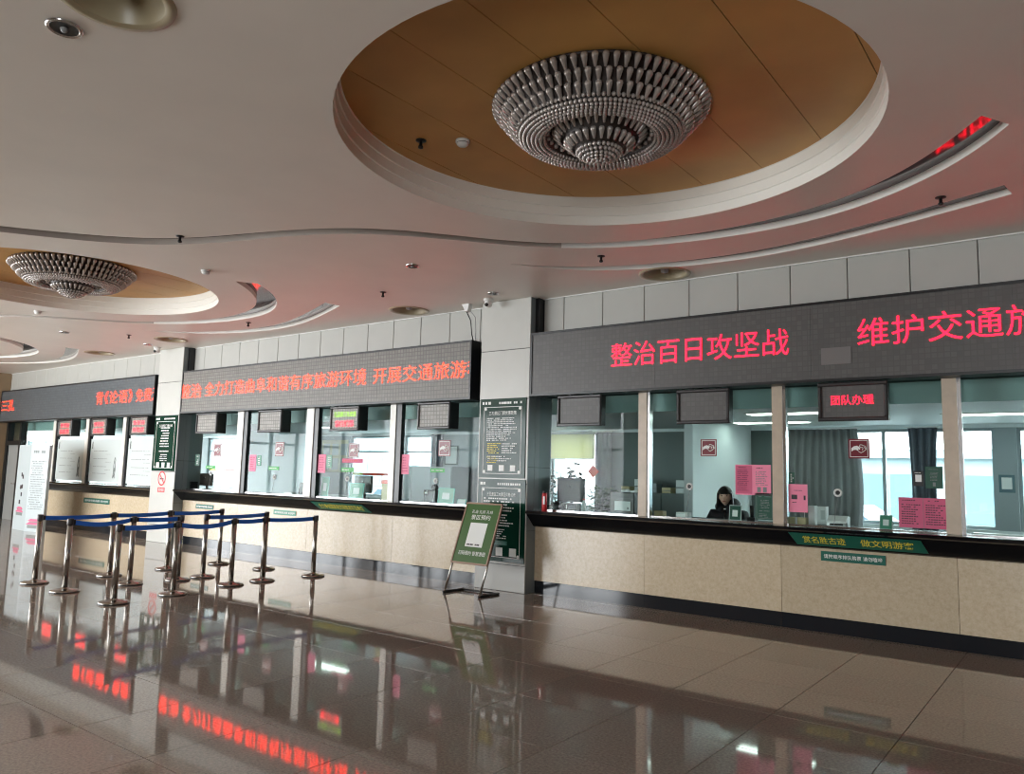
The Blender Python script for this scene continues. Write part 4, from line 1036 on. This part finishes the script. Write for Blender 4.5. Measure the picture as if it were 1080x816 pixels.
def stand(px, y, w_, h_, m, label, cat='stand', card=None):
    x = on_counter(px, y); t = thing('acrylic_stand', (x, y, CT), label, cat)
    MB().prism([(y - .03, CT), (y + .04, CT), (y + .035, CT + .012), (y + .012, CT + .012), (y + .035, CT + h_), (y + .028, CT + h_), (y, CT + .012)], w_, 'x', x - w_ / 2).build('holder', m, t)
    if card:
        # card lies on the slanted front of the holder
        def fx(p): u = (p.z - CT - .012) / (h_ - .012); return Vector((p.x, y + .028 * u - .003, p.z))
        q = [fx(Vector((x + a * w_, 0, CT + b_ * h_))) for a, b_ in ((-.44, .1), (.44, .1), (.44, .96), (-.44, .96))]
        MB().add(q + [v + Vector((0, .002, 0)) for v in q], [(0, 1, 2, 3), (7, 6, 5, 4), (0, 4, 5, 1), (1, 5, 6, 2), (2, 6, 7, 3), (3, 7, 4, 0)]).build('card', card, t)
        q = [fx(Vector((x + a * w_, 0, CT + b_ * h_))) - Vector((0, .002, 0)) for a, b_ in ((-.22, .3), (.22, .3), (.22, .7), (-.22, .7))]
        MB().add(q, [(0, 1, 2, 3)]).build('white_square', 'print_white' if m != 'teal_acrylic' else 'film', t)
stand(775, 9.07, .15, .19, 'film', 'small green card in a clear stand in front of the clerk', card='paper_green')
stand(934, 9.07, .13, .16, 'film', 'small green card in a clear stand left of the large double pink notice', card='paper_green_light')
stand(374, 9.1, .36, .27, 'teal_acrylic', 'teal brochure holder under the green and red display', card='paper_green_light')
stand(469, 9.1, .34, .25, 'teal_acrylic', 'teal brochure holder beside the pillar with green boards', card='paper_green_light')
stand(340.5, 9.1, .2, .36, 'teal_acrylic', 'tall narrow teal brochure holder beside the white mullion', card='paper_green_light')
stand(485.5, 9.1, .18, .09, 'teal_acrylic', 'tiny teal card holder nearest the green-board pillar', card='film')
x = on_counter(793, 9.25); t = thing('desk_phone', (x, 9.25, CT), 'dark upright desk phone between the clerk and the green notice', 'phone')
MB().bbox(x - .05, x + .05, 9.2, 9.32, CT, CT + .05, .01).build('base', 'black_plastic', t); MB().tube([(x + .0, 9.26, CT + .05), (x + .0, 9.25, CT + .19)], [.022, .026]).build('handset', 'black_plastic', t)
simple_box('white_box', on_counter(696, 9.2), 9.2, .13, .1, .07, 'paper_tan', 'beige rounded box at the left of the clerk pane', 'box', [('seam', .0, 1, .6, .64, 'grey_plastic')])
simple_box('white_box', on_counter(721, 9.2), 9.2, .17, .1, .07, 'paper_white', 'pale green-white box under the speaking disc left of the clerk', 'box', [('seam', .0, 1, .7, .74, 'teal_acrylic')])
simple_box('tan_box', on_counter(841, 9.12), 9.12, .22, .09, .085, 'paper_tan', 'tan box under the single upright pink notice', 'box', [('tape', .45, .55, 0, 1, 'paper_white')])
simple_box('white_carton', on_counter(855, 9.22), 9.22, .12, .1, .22, 'paper_white', 'white carton right of the single upright pink notice', 'box', [('side_print', .1, .4, .3, .7, 'print_grey')])
simple_box('white_carton', on_counter(867, 9.42), 9.42, .12, .1, .21, 'paper_white', 'second white carton behind the white label printer', 'box', [('side_print', .5, .9, .3, .8, 'film')])
x = on_counter(884, 9.15); t = thing('label_printer', (x, 9.15, CT), 'small white label printer on the counter below the right-hand hand sign', 'printer')
MB().prism([(9.07, CT), (9.25, CT), (9.25, CT + .11), (9.16, CT + .125), (9.08, CT + .07)], .2, 'x', x - .1).build('body', 'white_plastic', t)
MB().tube([(x - .1, 9.1, CT + .03), (x + .1, 9.1, CT + .03)], .03, 12).build('roll', 'paper_white', t); MB().box(x - .07, x + .07, 9.066, 9.071, CT + .02, CT + .04).build('slot', 'black_plastic', t)
simple_box('keyboard', on_counter(1052, 9.16), 9.16, .42, .14, .025, 'white_plastic', 'white keyboard on the counter at the right edge of the picture', 'keyboard', [('front_edge', .02, .98, .1, .3, 'grey_plastic')])
t = thing('wall_badge', (ony(1062, 510, YB - .02).x, YB - .02, 1.5), 'blue and white plate on the dark post between the right-hand windows', 'plate'); p = ony(1062, 510, YB - .02)
MB().box(p.x - .1, p.x + .1, YB - .02, YB - .001, p.z - .13, p.z + .13).build('plate', 'facade_glass', t); MB().box(p.x - .065, p.x + .065, YB - .024, YB - .02, p.z - .08, p.z + .09).build('white_field', 'paper_white', t)
# middle counter
monitor(383, 9.35, .44, .3, 'dark monitor behind the teal brochure holder under the green and red display', .1)
monitor(216, 9.35, .5, .26, 'dark monitor at the pane nearest the no-smoking pillar', .08)
simple_box('document_box', on_counter(409, 9.15), 9.15, .2, .16, .34, 'paper_tan', 'brownish document box left of the third white mullion', 'box', [('red_top', 0, 1, .82, 1.0, 'strip_red')])
simple_box('dark_case', on_counter(205, 9.2) - .12, 9.15, .22, .16, .16, 'black_plastic', 'dark case on the middle counter against the no-smoking pillar', 'device', [('lid_line', 0, 1, .7, .74, 'grey_plastic')])
x = on_counter(455, 9.35); t = thing('camera_device', (x, 9.35, CT), 'dark desk device with a round lens behind the brochure holder near the green-board pillar', 'device')
MB().bbox(x - .14, x + .14, 9.28, 9.42, CT, CT + .2, .02).build('body', 'black_plastic', t); MB().tube([(x - .05, 9.28, CT + .15), (x - .05, 9.24, CT + .15)], .04, 14).build('lens', 'silver', t); MB().ball((x + .07, 9.33, CT + .24), .06, 10, 8).build('knob', 'black_plastic', t)
t = thing('paper_pile', (on_counter(306, 9.15), 9.15, CT), 'white paper pile at the right of the office chair pane', 'paper'); x = t.location.x
for k in range(4): MB().box(x - .17 + .01 * k, x + .16 - .03 * k, 9.08, 9.22, CT + .001 + .012 * k, CT + .012 + .012 * k).build('sheet', 'paper_white', t)
def office_chair(x, y, label, ang=0, m='black_plastic', seat=.56, bh=.68):
    t = thing('office_chair', (x, y, 0), label, 'chair')
    for k in range(5):
        a = 2 * PI * k / 5 + .3
        MB().tube([(x, y, .1), (x + .28 * math.cos(a), y + .28 * math.sin(a), .06)], .018).build('leg', m, t)
        MB().ball((x + .28 * math.cos(a), y + .28 * math.sin(a), .03), .03, 8, 6).build('castor', m, t)
    MB().tube([(x, y, .08), (x, y, seat - .05)], .028).build('column', 'silver', t)
    MB().bbox(x - .24, x + .24, y - .24, y + .24, seat - .06, seat, .02).build('seat', m, t)
    MB().tube([(x, y + .2, seat - .05), (x, y + .3, seat + .1), (x, y + .28, seat + .3)], .02).build('back_post', m, t)
    b_ = MB(); pts = []
    for j in range(9):
        u = j / 8; wd = .24 * (1 - .35 * max(0, u - .6) ** 1 * 2.5) ; pts.append((wd, seat + .1 + bh * u))
    b_.prism([(x + a, z) for a, z in pts] + [(x - a, z) for a, z in pts[::-1]], .06, 'y', y + .22).build('backrest', m, t)
    return t
office_chair(-12.95, 9.95, 'black office chair behind the middle counter')

# ------------------------------------------------------------------ furniture deeper in the office
def cabinet(x0, x1, y0, y1, h, m, label, doors=2):
    t = thing('filing_cabinet', ((x0 + x1) / 2, y0, 0), label, 'cabinet')
    MB().box(x0, x1, y0, y1, 0, h).build('body', m, t)
    for k in range(doors):
        a = x0 + (x1 - x0) * k / doors + .01; b_ = x0 + (x1 - x0) * (k + 1) / doors - .01
        d = MB().box(a, b_, y0 - .02, y0 - .001, .06, h - .02).build('door', m, t); MB().box(b_ - .05, b_ - .035, y0 - .04, y0 - .02, h * .5, h * .5 + .14).build('handle', 'silver', d)
cabinet(-13.0, -11.2, 12.7, 13.3, 1.75, 'office_grey', 'tall grey cabinet behind the pane beside the green-board pillar', 3)
cabinet(-7.3, -5.3, 12.9, 13.4, 1.35, 'office_dark', 'low dark cabinet in the dim office behind the first stone mullion', 4)
for k in range(7):
    x = -7.1 + k * .28; h_ = .1 + .07 * ((k * 5) % 3)
    simple_box('file_bundle', x, 13.1, .18, .2, h_, ('paper_tan', 'film', 'office_grey')[k % 3], ('first', 'second', 'third', 'fourth', 'fifth', 'sixth', 'seventh')[k] + ' file bundle from the left on the low dark cabinet', 'files', [('band', 0, 1, .4, .5, 'print_grey')], z=1.35)
x = bx_(350)
t = thing('bulletin_board', (x, YB - .03, 1.6), 'cream bulletin board with pinned papers behind the green and red display pane', 'board')
MB().box(bx_(339), bx_(366), YB - .03, YB - .005, 1.55, 2.4).build('board', 'blind', t)
for k in range(6): MB().box(bx_(341) + .35 * (k % 3), bx_(341) + .35 * (k % 3) + .25, YB - .036, YB - .031, 1.62 + .38 * (k // 3), 1.92 + .38 * (k // 3)).build('pinned_paper', 'film', t)
for a, l in ((bx_(476), 'small framed picture left of the oval frame on the grey office wall'), ):
    t = thing('framed_picture', (a, YB - .03, 1.8), l, 'picture'); MB().box(a - .2, a + .2, YB - .03, YB - .001, 1.8, 2.25).build('frame', 'office_dark', t); MB().box(a - .17, a + .17, YB - .034, YB - .03, 1.83, 2.22).build('picture', 'film', t)
def plant(x, y, h, n, label, base=0.0, m='leaf'):
    t = thing('potted_plant', (x, y, base), label, 'plant'); rs = random.Random(int(abs(x) * 100))
    MB().lathe((x, y, base), [(.11, 0), (.14, .22), (.15, .24), (.13, .24), (.12, .2)], 20).build('pot', 'terracotta', t)
    mb = MB(); lv = MB()
    for k in range(n):
        a = rs.uniform(0, 2 * PI); r = rs.uniform(.05, .32); z = base + .3 + rs.random() * h
        p0 = Vector((x, y, base + .22)); p1 = Vector((x + r * .4 * math.cos(a), y + r * .4 * math.sin(a), z * .8 + base * .2)); p2 = Vector((x + r * math.cos(a), y + r * math.sin(a), z))
        mb.tube([p0, p1, p2], .006, 5)
        for q in range(18):
            aa = rs.uniform(0, 2 * PI); tl = rs.uniform(.12, .24); c0 = p2 - (p2 - p1) * rs.random() * .7
            d = Vector((math.cos(aa), math.sin(aa), rs.uniform(-.5, .4))).normalized(); sd = d.cross(Vector((0, 0, 1))).normalized() * tl * .2
            lv.add([c0, c0 + d * tl * .45 + sd * 1.3, c0 + d * tl, c0 + d * tl * .45 - sd * 1.3], [(0, 1, 2, 3)])
    mb.build('stems', 'leaf_dark', t); lv.build('foliage', m, t, kind='stuff')
plant(-6.55, 10.05, 1.55, 40, 'dark leafy potted plant behind the monitor at the pillar pane', m='leaf_dark')
plant(-7.25, 12.3, 1.2, 40, 'paler potted plant by the office window left of the grey curtain')
t = thing('paper_diamond', (ony(625, 497, 13.3).x, 13.3, 1.7), 'red paper diamond hanging by the office window at the pillar pane', 'decoration'); p = ony(625.5, 497, 13.3)
MB().prism([(p.x, p.z - .13), (p.x + .13, p.z), (p.x, p.z + .13), (p.x - .13, p.z)], .008, 'y', 13.3).build('paper', 'strip_red', t); MB().tube([(p.x, 13.304, p.z + .13), (p.x, 13.304, 2.5)], .003, 5).build('string', 'dark_metal', t)

# ------------------------------------------------------------------ the clerk
def person():
    hx, hy, hz = -3.88, 9.80, 1.405       # head centre
    office_chair(hx, 9.98, 'office chair the clerk sits on', seat=.60, bh=.36)
    p = thing('person', (hx, 9.95, .6), 'person in a dark hooded coat sitting behind the counter glass', 'person')
    def skin(verts, edges, name, m, root=0, sub=2):
        me = bpy.data.meshes.new(name); o0 = wloc(p)
        me.from_pydata([Vector(v[:3]) - o0 for v in verts], edges, [])
        o = bpy.data.objects.new(name, me); col.objects.link(o)
        md = o.modifiers.new('skin', 'SKIN'); md.use_smooth_shade = True
        for sv, v in zip(me.skin_vertices[0].data, verts): sv.radius = (v[3], v[4] if len(v) > 4 else v[3])
        me.skin_vertices[0].data[root].use_root = True
        o.modifiers.new('sub', 'SUBSURF').levels = sub
        return o
    V = [(hx, 9.98, .66, .15, .12), (hx, 9.96, .85, .135, .1), (hx, 9.93, 1.05, .15, .11), (hx, 9.9, 1.2, .12, .08), (hx, 9.87, 1.27, .055), (hx, 9.84, 1.33, .055)]
    E = [(0, 1), (1, 2), (2, 3), (3, 4), (4, 5)]
    for s in (-1, 1):
        n = len(V)
        V += [(hx + s * .17, 9.9, 1.19, .065), (hx + s * .22, 9.84, .97, .05), (hx + s * .16, 9.64, .84, .036), (hx + s * .13, 9.58, .83, .034, .02)]
        E += [(3, n), (n, n + 1), (n + 1, n + 2), (n + 2, n + 3)]
        for k in range(4):
            m = len(V); u = (k - 1.5) * .018
            V += [(hx + s * .12 + u, 9.53, .83, .0095), (hx + s * .12 + u * 1.1, 9.53 - .03 - .006 * (1.5 - abs(k - 1.5)), .818, .0085)]; E += [(n + 3, m), (m, m + 1)]
        m = len(V); V += [(hx + s * .085, 9.57, .83, .01), (hx + s * .07, 9.545, .826, .009)]; E += [(n + 3, m), (m, m + 1)]
        n = len(V); V += [(hx + s * .1, 9.9, .66, .085), (hx + s * .13, 9.58, .64, .065), (hx + s * .13, 9.56, .2, .045), (hx + s * .13, 9.5, .06, .04)]; E += [(0, n), (n, n + 1), (n + 1, n + 2), (n + 2, n + 3)]
    o = skin(V, E, 'b', 'skin')
    bpy.context.view_layer.update()
    dg = bpy.context.evaluated_depsgraph_get()
    bme = bpy.data.meshes.new_from_object(o.evaluated_get(dg)); o0 = wloc(p)
    body = MB(); body.add([v.co + o0 for v in bme.vertices], [tuple(f.vertices) for f in bme.polygons], True)
    bpy.data.objects.remove(o)
    # head: a skull with jaw, cheeks, nose, brow and ears, facing the hall and a little to the right
    nu, nv = 28, 20; hv = []; yaw = .25
    def headpt(th, ph):
        x = math.sin(th) * math.cos(ph); y = math.sin(th) * math.sin(ph); z = math.cos(th)
        sx, sy, sz = .074, .09, .112
        if z < 0: sx *= 1 - .32 * z * z; sy *= 1 - .1 * z * z
        X, Y_, Z = x * sx, y * sy, z * sz
        if y < -.55:
            k = max(0, 1 - abs(x) / .22); zz = Z
            Y_ -= .022 * k * max(0, 1 - abs(zz + .018) / .03)      # nose
            Y_ -= .006 * max(0, 1 - abs(x) / .35) * max(0, 1 - abs(zz + .062) / .018)  # lips
            Y_ += .007 * max(0, 1 - abs(abs(x) - .4) / .18) * max(0, 1 - abs(zz - .008) / .02)  # eye sockets
            Y_ -= .006 * max(0, 1 - abs(x) / .4) * max(0, 1 - abs(zz + .1) / .02)      # chin
        return X, Y_, Z
    ca, sa = math.cos(yaw), math.sin(yaw)
    R_ = lambda q: Vector((hx + q[0] * ca - q[1] * sa, hy + q[0] * sa + q[1] * ca, hz + q[2]))
    fs = []
    for j in range(nv + 1):
        for i in range(nu): hv.append(R_(headpt(max(.001, min(PI - .001, PI * j / nv)), 2 * PI * i / nu)))
    for j in range(nv):
        for i in range(nu): fs.append((j * nu + i, (j + 1) * nu + i, (j + 1) * nu + (i + 1) % nu, j * nu + (i + 1) % nu))
    body.add(hv, fs, True)
    for s in (-1, 1): body.ball(R_((s * .074, .01, -.01)), .025, 10, 8, (.4, .7, 1.2))
    b_ = body.build('body', 'skin', p)
    rm = b_.modifiers.new('join', 'REMESH'); rm.mode = 'VOXEL'; rm.voxel_size = .007; rm.use_smooth_shade = True
    for s in (-1, 1):
        MB().ball(R_((s * .03, -.076, .008)), .011, 10, 8, (1.2, .6, .6)).build('eye', 'eye', b_)
        MB().tube([R_((s * .016, -.084, .026)), R_((s * .032, -.081, .031)), R_((s * .046, -.072, .026))], .003, 6).build('eyebrow', 'hair', b_)
    MB().tube([R_((-.02, -.083, -.062)), R_((0, -.091, -.061)), R_((.02, -.083, -.062))], [.003, .006, .003], 8).build('mouth', 'lips', b_)
    # hair: cap with fringe, falling to the shoulders
    hm = MB(); vs = []; fs = []; nu2 = 32; nz = 12
    for j in range(nz + 1):
        th = j / nz
        for i in range(nu2):
            ph = 2 * PI * i / nu2; front = max(0, -math.sin(ph)); 
            if th < .55:
                t2 = th / .55 * PI * .5; x = math.sin(t2) * math.cos(ph) * .092; y = math.sin(t2) * math.sin(ph) * .105; z = math.cos(t2) * .125
                if front > .2: z = max(z, .035 + .0 * front)
            else:
                u = (th - .55) / .45; fr = 1 if front > .55 else 0
                x = math.cos(ph) * (.092 + .012 * u); y = math.sin(ph) * (.105 + .004 * u); z = -u * .16
                if fr: z = .035 + .004 * math.sin(i * 3.1) - .002 * u; y *= .98
            vs.append(R_((x, y + .008, z)))
    for j in range(nz):
        for i in range(nu2): fs.append((j * nu2 + i, (j + 1) * nu2 + i, (j + 1) * nu2 + (i + 1) % nu2, j * nu2 + (i + 1) % nu2))
    hm.add(vs, fs, True); h_ = hm.build('hair', 'hair', p); sd = h_.modifiers.new('t', 'SOLIDIFY'); sd.thickness = .012; sd.offset = 1
    # coat with a thick collar and hood
    V = [(hx, 9.98, .64, .21, .17), (hx, 9.96, .85, .2, .155), (hx, 9.93, 1.05, .205, .16), (hx, 9.92, 1.17, .15, .125)]
    E = [(0, 1), (1, 2), (2, 3)]
    for s in (-1, 1):
        n = len(V); V += [(hx + s * .18, 9.91, 1.15, .11), (hx + s * .25, 9.83, .96, .085), (hx + s * .18, 9.68, .86, .06)]; E += [(3, n), (n, n + 1), (n + 1, n + 2)]
    o = skin(V, E, 'coat', 'coat'); bpy.context.view_layer.update(); dg = bpy.context.evaluated_depsgraph_get()
    cme_ = bpy.data.meshes.new_from_object(o.evaluated_get(dg)); cb_ = MB().add([v.co + o0 for v in cme_.vertices], [tuple(f.vertices) for f in cme_.polygons], True); bpy.data.objects.remove(o)
    ct = cb_.build('coat', 'coat', p)
    hd = MB(); pth = []
    for k in range(17):
        a = PI * (-.42 + 1.84 * k / 16); pth.append((hx + .115 * math.cos(a), 9.88 + .12 * math.sin(a), 1.27 + .05 * math.sin(a) + .01))
    hd.tube(pth, [.03 + .028 * math.sin(PI * k / 16) for k in range(17)], 10); hd.build('hood', 'coat', ct)
    MB().tube([(hx, 9.77, .9), (hx, 9.755, 1.05), (hx, 9.79, 1.2)], .006, 6).build('zip', 'silver', ct)
person()

# ------------------------------------------------------------------ outside the office windows
MB().box(-70, 30, YB + .2, 70, -.5, -.35).build('ground_outside', 'asphalt', kind='structure')
def building(x0, x1, y, h, label, floors, cols, name='building'):
    t = thing(name, ((x0 + x1) / 2, y, -.35), label, 'building')
    MB().box(x0, x1, y, y + 6, -.35, h).build('wall', 'facade', t)
    MB().box(x0 - .2, x1 + .2, y - .25, y + 6, h, h + .25).build('roof_edge', 'facade', t)
    cw = (x1 - x0) / cols; fh = h / floors
    for f_ in range(floors):
        for c_ in range(cols):
            a = x0 + c_ * cw; z = f_ * fh
            wd = MB().box(a + cw * .1, a + cw * .9, y - .04, y + .02, z + fh * .22, z + fh * .85).build('window', 'facade', t)
            MB().box(a + cw * .14, a + cw * .49, y - .06, y - .041, z + fh * .26, z + fh * .81).build('pane', 'facade_glass', wd)
            MB().box(a + cw * .51, a + cw * .86, y - .06, y - .041, z + fh * .26, z + fh * .81).build('pane', 'facade_glass', wd)
building(-14, 10, 24, 2.35, 'low pale building with blue glass panes outside the right-hand windows', 1, 9)
building(-64, -26, 34, 9.5, 'tall pale building with blue panes seen through the middle counter windows', 3, 12)
def car(x, y, label, ang=0):
    t = thing('parked_car', (x, y, -.35), label, 'car', 'parked cars outside the office windows')
    z = -.35
    prof = [(-2.1, .35), (-2.15, .65), (-1.9, .85), (-1.2, .95), (-.6, 1.42), (.8, 1.45), (1.5, 1.0), (2.05, .9), (2.15, .6), (2.1, .35)]
    MB().prism([(x + a, z + b_) for a, b_ in prof], 1.7, 'y', y).build('body', 'car_white', t)
    MB().prism([(x + a, z + b_) for a, b_ in ((-1.02, .98), (-.55, 1.36), (.05, 1.38), (.05, .98))], .02, 'y', y - .021).build('side_window', 'car_glass', t)
    MB().prism([(x + a, z + b_) for a, b_ in ((.12, .98), (.12, 1.38), (.72, 1.38), (1.3, 1.0))], .02, 'y', y - .021).build('side_window', 'car_glass', t)
    for wx in (-1.35, 1.35):
        for wy in (y - .03, y + 1.53): 
            mb = MB().prism([(x + wx + .33 * math.cos(2 * PI * k / 18), z + .33 + .33 * math.sin(2 * PI * k / 18)) for k in range(18)], .2, 'y', wy); wl_ = mb.build('wheel', 'tyre', t)
car(-29.5, 18.5, 'leftmost white car parked outside the middle counter windows'); car(-24.3, 18.2, 'second white car parked outside the middle counter windows'); car(-19.0, 18.4, 'white car parked outside near the green and red display pane')
car(-5.2, 19.0, 'white car parked outside the window with the grey curtain'); car(-.6, 19.2, 'white car parked outside the right-hand windows')
def tree(x, y, label):
    t = thing('bare_tree', (x, y, -.35), label, 'tree'); rs = random.Random(3)
    MB().tube([(x, y, -.35), (x + .1, y, 1.6), (x - .05, y, 3.4), (x + .2, y, 5.5)], [.14, .12, .09, .04], 8).build('trunk', 'bark', t)
    for k in range(9):
        z = 1.9 + k * .35; a = rs.uniform(0, 6.28); L_ = rs.uniform(.8, 1.6)
        p = Vector((x, y, z)); q = p + Vector((math.cos(a), math.sin(a), .6)) * L_ * .6; r = q + Vector((math.cos(a + .5), math.sin(a + .5), .5)) * L_ * .5
        MB().tube([p, q, r], [.045, .03, .01], 6).build('branch', 'bark', t)
tree(-6.4, 22.2, 'bare tree outside the window beside the grey curtain')
